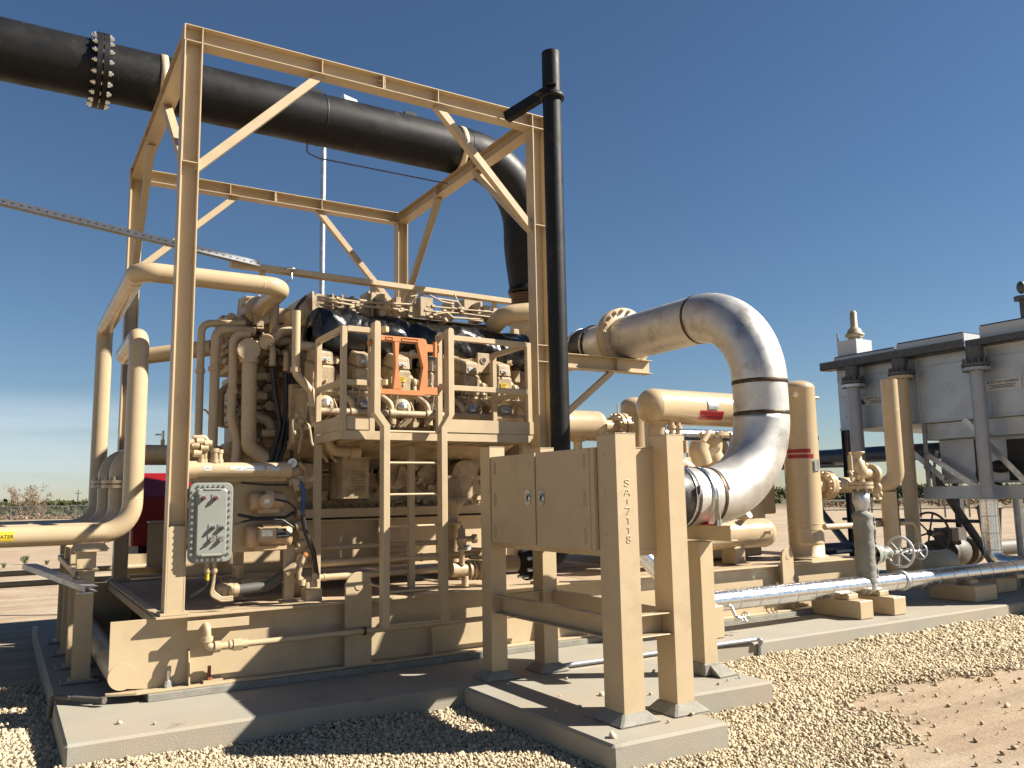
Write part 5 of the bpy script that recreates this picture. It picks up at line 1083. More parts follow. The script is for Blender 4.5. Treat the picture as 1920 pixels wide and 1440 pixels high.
# ================================================================ regulator and valve cluster by the cabinet
rv = thing('relief_valve', 'tan relief valve with a small gauge left of the cabinet', 'relief valve', (3.6, 7.5, .62))
yy = 7.45
mb = MB(); q = W(866, 1060, Y=yy); t_ = W(866, 984, Y=yy); L_ = t_.z-q.z
mb.rev(q, Z_, [(0, .028), (L_*.35, .028), (L_*.36, .045), (L_*.42, .045), (L_*.43, .035), (L_*.55, .05), (L_*.62, .05), (L_*.63, .06), (L_*.68, .06), (L_*.69, .042), (L_*.9, .035), (L_*.92, .015), (L_, .012), (L_, 0)], n=20)
h = W(882, 1010, Y=yy); mb.cyl((q.x, yy, h.z), (q.x+.14, yy-.03, h.z), .028, n=16); mb.cyl((q.x+.11, yy-.025, h.z), (q.x+.15, yy-.03, h.z), .045, n=16); mb.build('body', 'tanc', rv)
mb = MB(); g_ = W(878, 1027, Y=yy-.05); mb.cyl(g_+Y_*.015, g_-Y_*.012, .030, n=22); mb.cyl(g_, g_+V((-.06, .03, 0)), .008, n=6); mb.m = 1; mb.cyl(g_-Y_*.0125, g_-Y_*.014, .025, n=22); mb.build('gauge', ['clamp', 'glass'], rv)
mb = MB(); T(((845, 1068), (930, 1071)), yy+.05, .075, n=24, mb=mb)
for px_ in (878, 886, 895, 904): c = W(px_, 1069, Y=yy+.05); mb.cyl(c-X_*.012, c+X_*.012, .098, n=24)
c = W(872, 1095, Y=yy); mb.cyl((c.x, yy, .61), (c.x, yy, c.z+.08), .035, n=14); mb.build('header', 'tanc', rv)
mb = MB(); 
for a_, b2, r in (((878, 1030), (905, 1031), .022), ((880, 1045), (905, 1046), .018), ((925, 1040), (950, 1045), .03), ((925, 1030), (945, 1028), .02)): T((a_, b2), yy+.1, r, n=12, mb=mb)
mb.build('branch_lines', 'tanc', rv)
fl_ = MB(); T(((925, 1056), (968, 1056)), VY, .075, n=24, mb=fl_)
tag(fl_.build('starter_pipe', 'tang', loc=W(925, 1056, Y=VY)), 'short tan pipe bolted to the black flange under the cabinet', 'pipe')
pl = thing('control_valve', 'dull tan vertical control valve standing behind the right ladder rail', 'control valve', (3.5, 7.8, .62))
mb = MB(); yv = 7.85; q = W(848, 1000, Y=yv); mb.rev((q.x, yv, .7), Z_, [(0, .06), (.5, .06), (.5, .10), (.53, .10), (.53, .06), (.62, .07), (.70, .11), (.72, .13), (.78, .13), (.80, .10), (.96, .095), (1.0, .07), (1.02, 0)], n=26); mb.build('body', 'tanc', pl)
# ================================================================ compressor and vessels on the right half of the skid
cpz = thing('gas_compressor', 'tan reciprocating compressor frame and cylinders half hidden behind the cabinet', 'compressor', (7.2, 8.6, .61))
mb = MB(); yq = 7.9; a = W(1400, 880, Y=yq); b_ = W(1457, 963, Y=yq); mb.box(a.x-1.6, b_.x, yq, 9.6, b_.z, a.z+.15)
mb.box(a.x-1.4, b_.x-.1, yq+.2, 9.4, .62, b_.z); mb.build('frame', 'tan', cpz, bevel=.02)
mb = MB(); q = W(1412, 960, Y=yq-.004); 
for k in range(8): mb.cyl((q.x+.02*k, yq-.004, q.z+.01), (q.x+.02*k, yq+.0, q.z+.01), .005, n=6)
mb.build('vent_holes', 'rdd', cpz)
mb = MB(); c = W(1283, 905, Y=7.4); mb.rev(c+Y_*.3, (-.2, -1, 0), [(0, .26), (.22, .26), (.24, .29), (.30, .29), (.31, .24), (.315, 0)], n=40); mb.build('cylinder_end', 'tan', cpz)
mb = MB(); d, e, g = frame(V((-.2, -1, 0)))
for k in range(22):
    t = 2*math.pi*k/22; p = c+Y_*.3+d*.312+(e*math.cos(t)+g*math.sin(t))*.205; mb.cyl(p, p+d*.012, .017, n=10)
mb.build('bolt_circle', 'rdd', cpz)
mb = MB(); T(((1318, 870), (1310, 845), (1312, 832)), 7.6, .12, bend=.05, n=24, mb=mb); T(((1345, 880), (1330, 850)), 7.8, .15, n=24, mb=mb); T(((1365, 900), (1350, 865)), 8.0, .2, n=28, mb=mb); T(((1318, 828), (1328, 812), (1336, 813)), 7.7, .04, bend=.06, n=14, mb=mb); mb.build('discharge_elbow', 'tan', cpz)
mb = MB(); q = W(1392, 870, Y=8.1); mb.rev((q.x, 8.1, 1.0), Z_, [(0, .26), (.75, .26), (.85, .2), (.90, .0)], n=30); mb.build('suction_bottle', 'tang', cpz)
mb = MB(); q = W(1338, 815, Y=8.0); mb.flange(q-Z_*.0, Z_, .20, .045, 12, .014); mb.cyl(q-Z_*.05, q-Z_*.32, .11, n=24); mb.build('nozzle', 'tang', cpz)
mb = MB()
for _ in range(26):
    q = W(rg.uniform(1262, 1400), rg.uniform(815, 880), Y=8.05); mb.box(q.x-.05, q.x+.05, 8.05, 8.3, q.z-.03, q.z+.03) if rg.random() < .4 else mb.cyl(q-Z_*.08, q+Z_*.08, rg.uniform(.015, .05), n=12)
build_parts(mb, 'fitting', 'tanc', cpz, bevel=.003)
def vessel(name, label, a, b_, r, hd=.5, legs=(), n=48, mt='tang', grp=None):
    a, b_ = V(a), V(b_); d = (b_-a).normalized(); t = thing(name, label, 'vessel', a, grp)
    L_ = (b_-a).length; k = 8; pr = [(r*hd*(1-math.cos(math.pi/2*i/k))-r*hd, r*math.sin(math.pi/2*i/k)) for i in range(k)]
    pr += [(0, r), (.012, r+.004), (.024, r), (L_-.024, r), (L_-.012, r+.004), (L_, r)]+[(L_+r*hd*math.sin(math.pi/2*i/k), r*math.cos(math.pi/2*i/k)) for i in range(1, k+1)]
    mb = MB(); mb.rev(a, d, pr, n=n); mb.build('shell', mt, t); return t
yV = 8.3; a = W(1222, 762, Y=yV); r_ = .235; xr = W(1440, 765, Y=yV).x
v1 = vessel('pressure_vessel', 'big horizontal tan pressure vessel with a red label above the cabinet', (a.x, yV, a.z), (xr, yV, a.z), r_, .75)
mb = MB()
for px_ in (1235, 1395): q = W(px_, 800, Y=yV); mb.cyl((q.x, yV, a.z-r_+.03), (q.x, yV, 1.2), .095 if px_ < 1300 else .13, n=24); mb.rev((q.x, yV, a.z-r_+.03), -Z_, [(0, .16), (.04, .10)], n=24)
for px_ in (1259, 1271): q = W(px_, 800, Y=yV-.1); mb.cyl((q.x, yV-.1, a.z-r_+.05), (q.x, yV-.1, a.z-r_-.16), .04, n=14); mb.cyl((q.x, yV-.1, a.z-r_-.02), (q.x, yV-.1, a.z-r_-.06), .06, n=12)
build_parts(mb, 'nozzle', 'tang', v1)
def patch(mb, px0, px1, t0, t1, yc, zc, r, n=8):
    x0 = W(px0, 770, Y=yc-r*.9).x; x1 = W(px1, 770, Y=yc-r*.9).x; vs = []
    for i in range(n+1): t = math.radians(t0+(t1-t0)*i/n); vs += [(x0, yc-math.cos(t)*r, zc+math.sin(t)*r), (x1, yc-math.cos(t)*r, zc+math.sin(t)*r)]
    mb.add(vs, [(2*i, 2*i+1, 2*i+3, 2*i+2) for i in range(n)], True); return x0, x1
mb = MB(); x0, x1 = patch(mb, 1312, 1356, -44, -12, yV, a.z, r_+.0025); mb.m = 1
for k in range(2):
    for j in range(9):
        u = x0+(x1-x0)*(.08+.095*j); t = [math.radians(q) for q in (-22-13*k, -17-13*k)]; mb.add([(u, yV-math.cos(t[0])*(r_+.0045), a.z+math.sin(t[0])*(r_+.0045)), (u+.045, yV-math.cos(t[0])*(r_+.0045), a.z+math.sin(t[0])*(r_+.0045)), (u+.045, yV-math.cos(t[1])*(r_+.0045), a.z+math.sin(t[1])*(r_+.0045)), (u, yV-math.cos(t[1])*(r_+.0045), a.z+math.sin(t[1])*(r_+.0045))], [(0, 1, 2, 3)])
mb.build('red_label', ['redl', 'redd'], v1)
mb = MB(); patch(mb, 1327, 1346, -6, 24, yV, a.z, r_+.012); mb.build('nameplate', 'silv', v1)
yV2 = 8.9; a = W(1060, 797, Y=yV2); b_ = W(1118, 800, Y=yV2); r2 = .20
v2 = vessel('pressure_vessel', 'smaller horizontal tan vessel beside the black vent pipe with a bolted flange', (a.x-1.1, yV2, a.z), (b_.x, yV2, a.z), r2, .55)
mb = MB(); c = W(1157, 800, Y=yV2); mb.cyl((b_.x+.05, yV2, a.z), (c.x, yV2, a.z), .09, n=24)
q = W(1083, 830, Y=yV2); mb.cyl((q.x, yV2, a.z-r2+.02), (q.x, yV2, 1.0), .06, n=20); mb.rev((q.x, yV2, a.z-r2+.03), -Z_, [(0, .12), (.04, .10), (.05, .06)], n=24); build_parts(mb, 'nozzle', 'tang', v2)
mb = MB(); mb.flange((c.x, yV2, a.z), X_, .19, .05, 12, .016, .07); mb.flange((c.x+.08, yV2, a.z), X_, .19, .05, 12, .016, .07); mb.cyl((c.x+.02, yV2, a.z+.18), (c.x+.02, yV2, a.z+.32), .01, n=8); mb.build('flange', 'tang', v2)
q = W(1190, 800, Y=9.6); v3 = vessel('upright_bottle', 'upright tan vessel showing behind the round end of the big horizontal vessel', (q.x, 9.6, .7), (q.x, 9.6, W(1190, 760, Y=9.6).z), .20, .6)
q = W(1226, 820, Y=9.0); v4 = MB(); v4.cyl((q.x, 9.0, .7), (q.x, 9.0, q.z+.35), .13, n=26); tag(v4.build('bottle_pipe', 'tang', loc=(q.x, 9, .7)), 'upright tan pipe rising behind the cabinet under the big vessel', 'pipe')
q = W(1172, 825, Y=7.2); mb = MB(); mb.cyl(q, q+V((0, .18, 0)), .06, n=20); mb.m = 1; mb.cyl(q-Y_*.002, q+Y_*.01, .03, n=16); mb.m = 2; mb.rev(q+V((0, .09, .04)), Z_, [(0, .075), (.05, .075), (.06, .03)], n=20); tag(mb.build('pipe_union', ['tanc', 'rdd', 'blk'], loc=q), 'short open pipe end with a black cap behind the numbered post', 'pipe fitting')
# bright jacketed line and grey beam glimpsed under the vessel
q = W(1300, 816, Y=10.2); mb = MB(); mb.cyl((q.x-1.2, 10.2, q.z), (q.x+3, 10.2, q.z), .10, n=24); tag(mb.build('jacketed_pipe', 'alu', loc=q), 'bright jacketed pipe glimpsed through the gap under the big horizontal vessel', 'insulated pipe')
# lower horizontal vessel
yH = 7.55; c = W(1400, 1000, Y=yH); v5 = vessel('pressure_vessel', 'low horizontal tan vessel lying on the skid under the stainless elbow', (c.x-2.1, yH, c.z), (W(1432, 1000, Y=yH).x, yH, c.z), .18, .7)
mb = MB()
for px_ in (1300, 1382): q = W(px_, 1040, Y=yH-.08); mb.box(q.x-.06, q.x+.10, yH-.12, yH+.12, .615, c.z-.14); mb.box(q.x-.10, q.x+.14, yH-.14, yH+.14, c.z-.17, c.z-.155)
build_parts(mb, 'saddle', 'tan', v5, bevel=.003)
q = W(1432, 998, Y=yH-.15); mb = MB(); mb.cyl(q, q-Y_*.12, .018, n=12); mb.cyl(q-Y_*.10, q-Y_*.13, .026, n=8); mb.build('plug', 'tan', v5)
q = W(1392, 975, Y=yH-.08); mb = MB(); mb.cyl(q, q+V((.0, -.10, .06)), .035, n=12); mb.cyl(q+V((0, -.10, .06)), q+V((0, -.12, .07)), .045, n=12); mb.build('nozzle', 'tan', v5)
# vertical separator
yS = 7.50; c = W(1505, 900, Y=yS); rS = .225; zs = W(1508, 722, Y=yS).z
vs_ = vessel('separator', 'tall upright tan separator vessel with two red stripes right of the stainless pipe', (c.x, yS, .80), (c.x, yS, zs-.05), rS, .45)
mb = MB(); mb.rev((c.x, yS, .625), Z_, [(0, rS+.03), (.02, rS+.03), (.02, rS-.004), (.25, rS-.004)], n=44); mb.box(c.x-.32, c.x+.32, yS-.33, yS+.3, .613, .63)
for z in (.98, 1.05): mb.rev((c.x, yS, z), Z_, [(-.012, rS), (0, rS+.004), (.012, rS)], n=44)
mb.build('skirt', 'tan', vs_)
def vpatch(mb, a0, a1, z0, z1, r, n=8):
    vs = []
    for i in range(n+1): t = math.radians(a0+(a1-a0)*i/n); vs += [(c.x+math.cos(t)*r, yS+math.sin(t)*r, z0), (c.x+math.cos(t)*r, yS+math.sin(t)*r, z1)]
    mb.add(vs, [(2*i, 2*i+1, 2*i+3, 2*i+2) for i in range(n)], True)
zq = W(1500, 850, Y=yS-.18).z
mb = MB(); vpatch(mb, 168, 252, zq+.008, zq+.062, rS+.003); vpatch(mb, 172, 262, zq-.062, zq-.008, rS+.003); mb.m = 1
for j in range(12):
    for k in (0, 1): vpatch(mb, 178+6*j, 181.5+6*j, zq-.045+.07*k, zq-.025+.07*k, rS+.005, 1)
mb.build('red_label', ['redl', 'redd'], vs_)
mb = MB(); vpatch(mb, 262, 285, zq-.23, zq-.08, rS+.012); mb.build('nameplate', 'silv', vs_)
q = W(1490, 742, Y=yS-.2); mb = MB(); mb.cyl(q+V((.03, .12, 0)), q+V((-.05, -.06, 0)), .035, n=18); mb.build('coupling', 'tan', vs_)
q = W(1532, 746, Y=yS); mb = MB(); mb.cyl((c.x, yS, q.z), (q.x+.02, yS, q.z), .02, n=10); mb.build('coupling', 'tan', vs_)
# separator outlet, bend and open riser
zn = W(1553, 910, Y=yS-.1).z; nx_ = c.x+rS+.12
so_ = thing('riser_pipe', 'tan pipe that leaves the separator flange and turns up into an open-topped riser', 'riser pipe', (nx_, yS, zn))
mb = MB(); mb.cyl((c.x, yS-.02, zn), (nx_, yS-.02, zn), .10, n=24)
for k in (0, 1): mb.flange((nx_+.03+.06*k, yS-.02, zn), X_, .20, .05, 12, .015, .07)
mb.build('flange', 'tang', so_)
yR = 6.98; xR = W(1676, 840, Y=yR).x; zR = W(1664, 712, Y=yR).z
mb = MB(); mb.tube([(nx_, yS-.02, zn), (xR-.35, yS-.02, zn), (xR, yR+.0, zn-.02), (xR, yR, zR)], .108, bend=[.12, .20], n=28, cap=False, seg=9)
mb.rev((xR, yR, zR), -Z_, [(0, .108), (0, .098), (.5, .098)], n=28); seam(mb, (xR, yR, zn+1.0), Z_, .108); seam(mb, (xR, yR, zn+.26), Z_, .108); mb.build('pipe', 'tang', so_)
mb = MB(); q = W(1660, 985, Y=yR+.1); mb.cyl((xR-.05, yR+.1, .2), (xR-.05, yR+.1, zn-.1), .10, n=24); mb.build('stanchion', 'tan', so_)
# thin tan gauge rail
mb = MB(); a = W(1546, 988, Y=7.2); b_ = W(1684, 996, Y=7.2); mb.cyl((a.x, 7.2, a.z), (b_.x, 7.2, a.z), .038, n=16); mb.tube([(b_.x, 7.2, .1), (b_.x, 7.2, a.z+.35), (b_.x-.0, 7.2, 1.35)], .035, n=14); mb.tube([(b_.x-.1, 7.1, a.z), (b_.x+.25, 7.1, a.z-.0), (b_.x+.3, 7.1, .1)], .03, bend=.15, n=12)
tag(mb.build('pipe_guard', 'tan', loc=a), 'thin tan pipe rail standing between the separator and the grey valve', 'pipe rail')
# ================================================================ insulated aluminium line with valve, on block supports
iY, iZ, iR = 6.60, .345, .107
il = thing('insulated_pipe', 'long shiny aluminium-jacketed pipe running low along the slab edge', 'insulated pipe', (9, iY, iZ))
xs0 = 6.30; mb = MB(); mb.cyl((xs0, iY, iZ), (12.9, iY, iZ), iR, n=40); mb.build('jacket', 'alu', il)
mb = MB(); x = xs0+.16
while x < 12.8: mb.rev((x, iY, iZ), X_, [(-.006, iR), (-.004, iR+.003), (.004, iR+.003), (.006, iR)], n=40); x += .30
mb.build('seams', 'galv', il)
xv = W(1622, 1035, Y=iY).x
mb = MB()
pr = []; rr = random.Random(8)
for k in range(24): pr.append((.02+.036*k, .118+rr.uniform(-.008, .010)))
pr = [(0, .10)]+pr+[(.90, .06), (.91, 0)]
mb.rev((xv, iY, iZ-.02), Z_, pr, n=26)
for k in range(60):
    t = rr.uniform(-.5, .9); z = rr.uniform(.0, .85); mb.ell((xv+.118*math.cos(t), iY-.118*abs(math.sin(t))-.0, iZ+z), .03*rr.uniform(.6, 1.3), .03, .04*rr.uniform(.6, 1.4), 8, 5)
mb.build('mastic_tee', 'gkt', il)
zf = iZ+.88
mb = MB(); mb.rev((xv, iY, zf), Z_, [(0, .06), (.10, .10), (.26, .10), (.26, 0)], n=24); mb.build('tee_neck', 'galv', il)
mb = MB(); zt_ = zf+.26; mb.flange((xv, iY, zt_+.03), Z_, .15, .035, 8, .014, .05); mb.flange((xv, iY, zt_+.075), Z_, .15, .035); mb.rev((xv, iY, zt_+.09), Z_, [(0, .06), (.06, .05), (.08, .09), (.17, .10), (.22, .07), (.26, .07), (.27, .045), (.34, .04), (.36, .08), (.375, .08), (.38, 0)], n=20)
mb.cyl((xv-.20, iY, zt_+.22), (xv, iY, zt_+.22), .02, n=10); mb.cyl((xv-.16, iY, zt_+.10), (xv-.16, iY, zt_+.46), .016, n=10); mb.cyl((xv-.16, iY, zt_+.24), (xv-.16, iY, zt_+.42), .03, n=10); mb.cyl((xv+.02, iY, zt_+.20), (xv+.27, iY, zt_+.18), .07, n=18); mb.cyl((xv+.22, iY, zt_+.18), (xv+.27, iY, zt_+.18), .13, n=20); mb.cyl((xv+.30, iY, zt_-.10), (xv+.28, iY, zt_+.16), .04, n=12); mb.cyl((xv+.22, iY, zt_-.12), (xv+.38, iY, zt_-.12), .02, n=10)
for (ox, oz, r) in ((-.08, .16, .03), (.10, .30, .025), (.30, .02, .05), (.34, -.06, .03), (-.2, .18, .025), (.16, .1, .04)): mb.ell((xv+ox, iY-.03, zt_+oz), r, r, r*1.3, 10, 7)
mb.build('relief_valve', 'tan', il)
def wheel(c, ax, R, rr_, ns=5, hub=.025, mb=None):
    mb = mb or MB(); d, e, g = frame(V(ax)); c = V(c); N = 36; pts = [c+(e*math.cos(2*math.pi*i/N)+g*math.sin(2*math.pi*i/N))*R for i in range(N+1)]
    mb.tube(pts, rr_, n=10, cap=False); mb.cyl(c-d*.02, c+d*.02, hub, n=14)
    for k in range(ns):
        t = 2*math.pi*k/ns+.3; mb.cyl(c-d*.02, c+(e*math.cos(t)+g*math.sin(t))*R, rr_*.75, n=8)
    return mb
zw = W(1692, 1035, Y=iY-.05).z; xw = W(1692, 1035, Y=iY-.05).x
mb = MB(); mb.rev((xv+.08, iY-.02, zw), X_, [(0, .13), (.06, .13), (.06, .10), (.10, .12), (.14, .12), (.16, .07), (.26, .06), (.30, .08), (.33, .08), (.34, .03), (xw-xv, .02), (xw-xv, 0)], n=24); mb.bolts((xv+.17, iY-.02, zw), X_, .10, 8, .016, .07); mb.build('gate_valve', 'box', il)
wheel((xw, iY-.02, zw), X_, .185, .016, 6, .035).build('handwheel', 'white', il)
x2 = W(1729, 1037, Y=iY-.05).x; mb = MB(); mb.cyl((xw, iY-.02, zw), (x2, iY-.02, zw-.01), .018, n=10); mb.cyl((xw+.16, iY-.02, zw), (xw+.24, iY-.02, zw), .04, n=12); wheel((x2, iY-.02, zw-.01), X_, .10, .010, 5, .02, mb); mb.build('handwheel', 'galv', il)
for (px_) in (1633, 1698):
    q = W(px_, 1104, Y=iY-.05); mb = MB(); mb.rev((q.x-.03, iY, iZ), X_, [(0, iR+.001), (0, iR+.014), (.06, iR+.014), (.06, iR+.001)], n=36); mb.build('pipe_strap', 'galv', il)
q = W(1385, 1160, Y=6.40); mb = MB(); mb.cyl((q.x, 6.5, q.z+.12), (q.x, 6.42, q.z-.02), .018, n=10); mb.ell((q.x, 6.42, q.z), .03, .03, .035, 10, 7); mb.cyl((q.x, 6.42, q.z), (q.x+.12, 6.42, q.z), .014, n=8); wheel((q.x+.12, 6.42, q.z), X_, .055, .007, 5, .012, mb); mb.build('drain_valve', 'clamp', il)
mb = MB()
for px_ in (1437, 1446, 1452): q = W(px_, 1140, Y=6.62); mb.tube([(q.x, 6.62, iZ-iR), (q.x, 6.62, iZ-iR-.06), (q.x+.03, 6.6, iZ-iR-.09)], .008, bend=.02, n=6)
mb.build('tie_wires', 'tan', il)
for (x0, x1, y0, y1, lbl) in ((8.48, 8.72, 6.33, 7.02, 'tan steel block support under the jacketed pipe, directly below the grey valve'), (9.06, 9.30, 6.30, 7.0, 'tan steel block support just right of the one below the grey valve'), (10.85, 11.35, 6.35, 7.0, 'shaded tan block support under the jacketed pipe near the riser foot'), (12.0, 12.5, 6.7, 7.6, 'shaded tan block support farthest right by the riser'), (6.22, 6.42, 6.42, 6.95, 'narrow tan block support at the cut left end of the jacketed pipe')):
    mb = MB(); mb.box(x0, x1, y0, y1, .004, iZ-iR-.03 if x0 > 7 else iZ-.02)
    if x0 > 7: mb.box((x0+x1)/2-.09, (x0+x1)/2+.09, iY-.10, iY+.10, iZ-iR-.03, iZ-iR+.03)
    tag(mb.build('block_support', 'tan', loc=((x0+x1)/2, iY, 0), bevel=.008), lbl, 'pipe support', 'block supports under the jacketed pipe')
# grey pvc conduit along the slab edge
mb = MB(); p = [W(1058, 1248, Z=.03), W(1418, 1199, Z=.03)]; e_ = p[1]; mb.tube([p[0], V((e_.x, e_.y, .03)), V((e_.x+.03, e_.y-.05, .03)), V((e_.x+.04, 6.045, -.02)), V((e_.x+.04, 6.045, GZ-.02))], .020, bend=.03, n=14); mb.cyl((e_.x+.04, 6.045, -.10), (e_.x+.04, 6.045, GZ), .027, n=14)
tag(mb.build('conduit', 'galvp', loc=e_), 'grey plastic conduit lying along the slab edge and dropping to the gravel', 'conduit')
mb = MB(); T(((1035, 1225, 6.35), (1030, 1240, 6.25), (1018, 1250, 6.2)), 6.3, .008, bend=.03, n=6, mb=mb); tag(mb.build('loose_cable', 'blk', loc=W(1030, 1240, Y=6.25)), 'thin black cable end lying on the slab between the cabinet posts', 'cable')
# angled jacketed pipe behind the numbered post
mb = MB(); a = W(1195, 1030, Y=6.75); b_ = W(1260, 1100, Y=6.6); mb.tube([a+V((-.25, .1, .10)), a, b_, b_+V((.1, -.0, -.15)), V((6.4, iY, iZ))], .085, bend=.12, n=26); tag(mb.build('jacketed_elbow', 'alu', loc=a), 'short shiny jacketed pipe slanting down between the cabinet posts', 'insulated pipe')
# ================================================================ air cooler at the right
cX = 13.0
ck = thing('air_cooler', 'big galvanised air cooler raised on legs at the right with white louvre panels on top', 'air cooler', (cX, 9.9, 0))
zbt = W(1730, 794, X=cX).z; ztp = W(1552, 694, X=cX-.25).z; Y0c, Y1c = 4.74, 9.85
print('cooler z', zbt, ztp)
mb = MB(); mb.box(cX, 16.6, Y0c, Y1c, zbt, ztp+.05)
for y in np.arange(Y0c+.02, Y1c, 1.17): mb.box(cX-.012, cX, y, y+.05, zbt, ztp)
mb.box(cX-.03, cX, Y0c, Y1c, zbt-.0, zbt+.03); mb.box(cX-.022, cX, Y0c, Y1c, ztp-.17, ztp-.15)
for y in np.arange(Y0c+.3, Y1c, .39):
    for z in (zbt+.25, zbt+.60): mb.cyl((cX-.012, y, z), (cX, y, z), .018, n=6)
body = mb.build('plenum', 'galvd', ck, bevel=.004)
mb = MB(); mb.box(cX-.27, cX-.26, 7.30, Y1c+.15, ztp+.0, ztp+.145); mb.box(cX-.27, cX, 7.30, Y1c+.15, ztp+.0, ztp+.01); mb.box(cX-.25, cX-.24, Y0c, 7.28, ztp+.0, ztp+.115); mb.box(cX-.25, cX, Y0c, 7.28, ztp, ztp+.01)
mb.m = 1
y = Y0c+.02
while y < Y1c+.1:
    for k in range(4):
        x = cX-.271 if y > 7.3 else cX-.251
        mb.box(x-.002, x, y+(k % 2)*.035, y+(k % 2)*.035+.03, ztp+.015+k*.028, ztp+.027+k*.028)
    y += .07
mb.build('walkway_edge', ['grate', 'rdd'], ck)
mb = MB()
for (y0, y1, z0, z1) in ((8.62, Y1c, ztp+.14, ztp+.23), (7.40, 8.58, ztp+.14, ztp+.28), (5.75, 7.15, ztp+.12, ztp+.33), (4.74, 5.70, ztp+.12, ztp+.36)):
    mb.m = 0; mb.box(cX-.05, cX+1.4, y0, y1, z0-.14, z1); mb.m = 1; mb.box(cX-.055, cX+1.4, y0+.02, y1-.02, z1, z1+.02)
mb.build('louvre_panel', ['white', 'bluep'], ck)
mb = MB(); mb.box(13.25, 16.2, 4.7, 8.15, 1.55, zbt-.28); mb.box(13.10, 16.4, 4.7, 8.32, zbt-.28, zbt-.002)
for k in range(12): t0 = math.pi/2*k/11; mb.box(13.16, 13.2, 8.15+.10*math.cos(t0)-.02, 8.15+.10*math.cos(t0)+.03, 1.55+.55*(k/12.), 1.55+.55*((k+1)/12.))
mb.build('fan_ring', 'galvd', ck, bevel=.01)
mb = MB(); mb.box(13.235, 13.25, 5.9, 7.05, 1.58, zbt-.34); mb.box(13.235, 13.25, 7.5, 7.56, 1.58, zbt-.3); mb.build('fan_opening', 'rdd', ck)
mb = MB(); mb.ell((13.18, 7.15, 1.80), .12, .16, .10); mb.tube([(13.15, 7.2, 1.85), (13.1, 7.45, 1.82), (13.1, 7.5, 1.6), (13.1, 7.1, 1.52)], .02, bend=.12, n=8); mb.build('fan_motor', 'rdd', ck)
mb = MB(); mb.chan((cX+.02, 4.74, 1.41), (cX+.02, 8.35, 1.41), Z_, (1, 0, 0), .20, .07, .012); 
for y in (5.6, 6.5, 7.3): mb.cyl((cX-.0, y, 1.42), (cX+.02, y, 1.42), .05, n=12)
mb.build('base_beam', 'galvd', ck, bevel=.002)
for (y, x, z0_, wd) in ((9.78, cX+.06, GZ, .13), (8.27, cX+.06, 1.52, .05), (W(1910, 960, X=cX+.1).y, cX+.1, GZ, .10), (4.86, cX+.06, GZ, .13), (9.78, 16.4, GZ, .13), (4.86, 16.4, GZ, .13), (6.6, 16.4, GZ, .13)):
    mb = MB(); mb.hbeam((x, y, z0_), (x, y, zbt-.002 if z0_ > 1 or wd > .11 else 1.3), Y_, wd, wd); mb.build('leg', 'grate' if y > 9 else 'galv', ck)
for a, b_ in (((cX-.03, 7.5, zbt-.02), (cX-.03, 6.55, 1.4)), ((cX+.06, 8.22, 2.0), (cX+.06, 7.4, 1.42)), ((cX+.1, 9.0, zbt-.05), (cX+.1, 8.0, 1.6)), ((cX-.02, 6.6, 1.5), (cX-.02, 5.3, -.15)), ((cX+1.5, 8.2, 2.3), (cX+1.5, 6.8, 1.0))):
    mb = MB(); mb.angle(a, b_, (0, .6, .6), (1, 0, 0), .09, .06, .01); mb.build('brace', 'galv', ck)
mb = MB(); mb.cyl((14.2, 8.3, 2.14), (14.2, 12.6, 2.14), .15, n=24); mb.build('header_tube', 'bluep', ck)
mb = MB(); mb.box(14.1, 14.6, 11.0, 12.9, 1.93, 2.0); mb.build('cross_member', 'grate', ck)
for a, b_ in (((14.2, 12.2, 2.0), (13.6, 10.2, .3)), ((14.2, 9.0, 1.9), (14.6, 8.2, .2)), ((14.4, 11, .9), (14.4, 8, .9))): mb = MB(); mb.cyl(a, b_, .07 if a[2] > 1 else .03, n=12); mb.build('brace', 'grate', ck)
# maker's stickers (flat, on the sheet)
for (px_, py_, sc) in ((1872, 721, 1.), (1640, 750, .92)):
    q = W(px_, py_, X=cX-.014); q.x = cX-.014; hw = .34*sc; hh = .085*sc
    mb = MB(); mb.box(q.x-.0, q.x+.002, q.y-hw, q.y+hw, q.z-hh, q.z+hh); f = lambda u, v: V((q.x-.002, q.y-u, q.z+v))
    mb = merge(mb, text_mb('AXH air-coolers', .072*sc, lambda u, v: f(u+.055, v+.045*sc), m=1, shear=.25))
    mb.m = 2
    for k, wd in enumerate((.20, .16, .19)): mb.add([f(-wd*sc+.06, .0-.022*k), f(wd*sc+.06, .0-.022*k), f(wd*sc+.06, -.010-.022*k), f(-wd*sc+.06, -.010-.022*k)], [(0, 1, 2, 3)])
    mb.m = 1
    for (u0, v0, u1, v1) in ((-.33, -.06, -.20, -.035), (-.31, -.035, -.22, -.01), (-.285, -.01, -.245, .03), (-.275, .03, -.255, .05)): mb.add([f(u0*sc, v0*sc), f(u1*sc, v0*sc), f(u1*sc, v1*sc), f(u0*sc, v1*sc)], [(0, 1, 2, 3)])
    mb.build('maker_sticker', ['lab', 'ink', 'ink'], body)
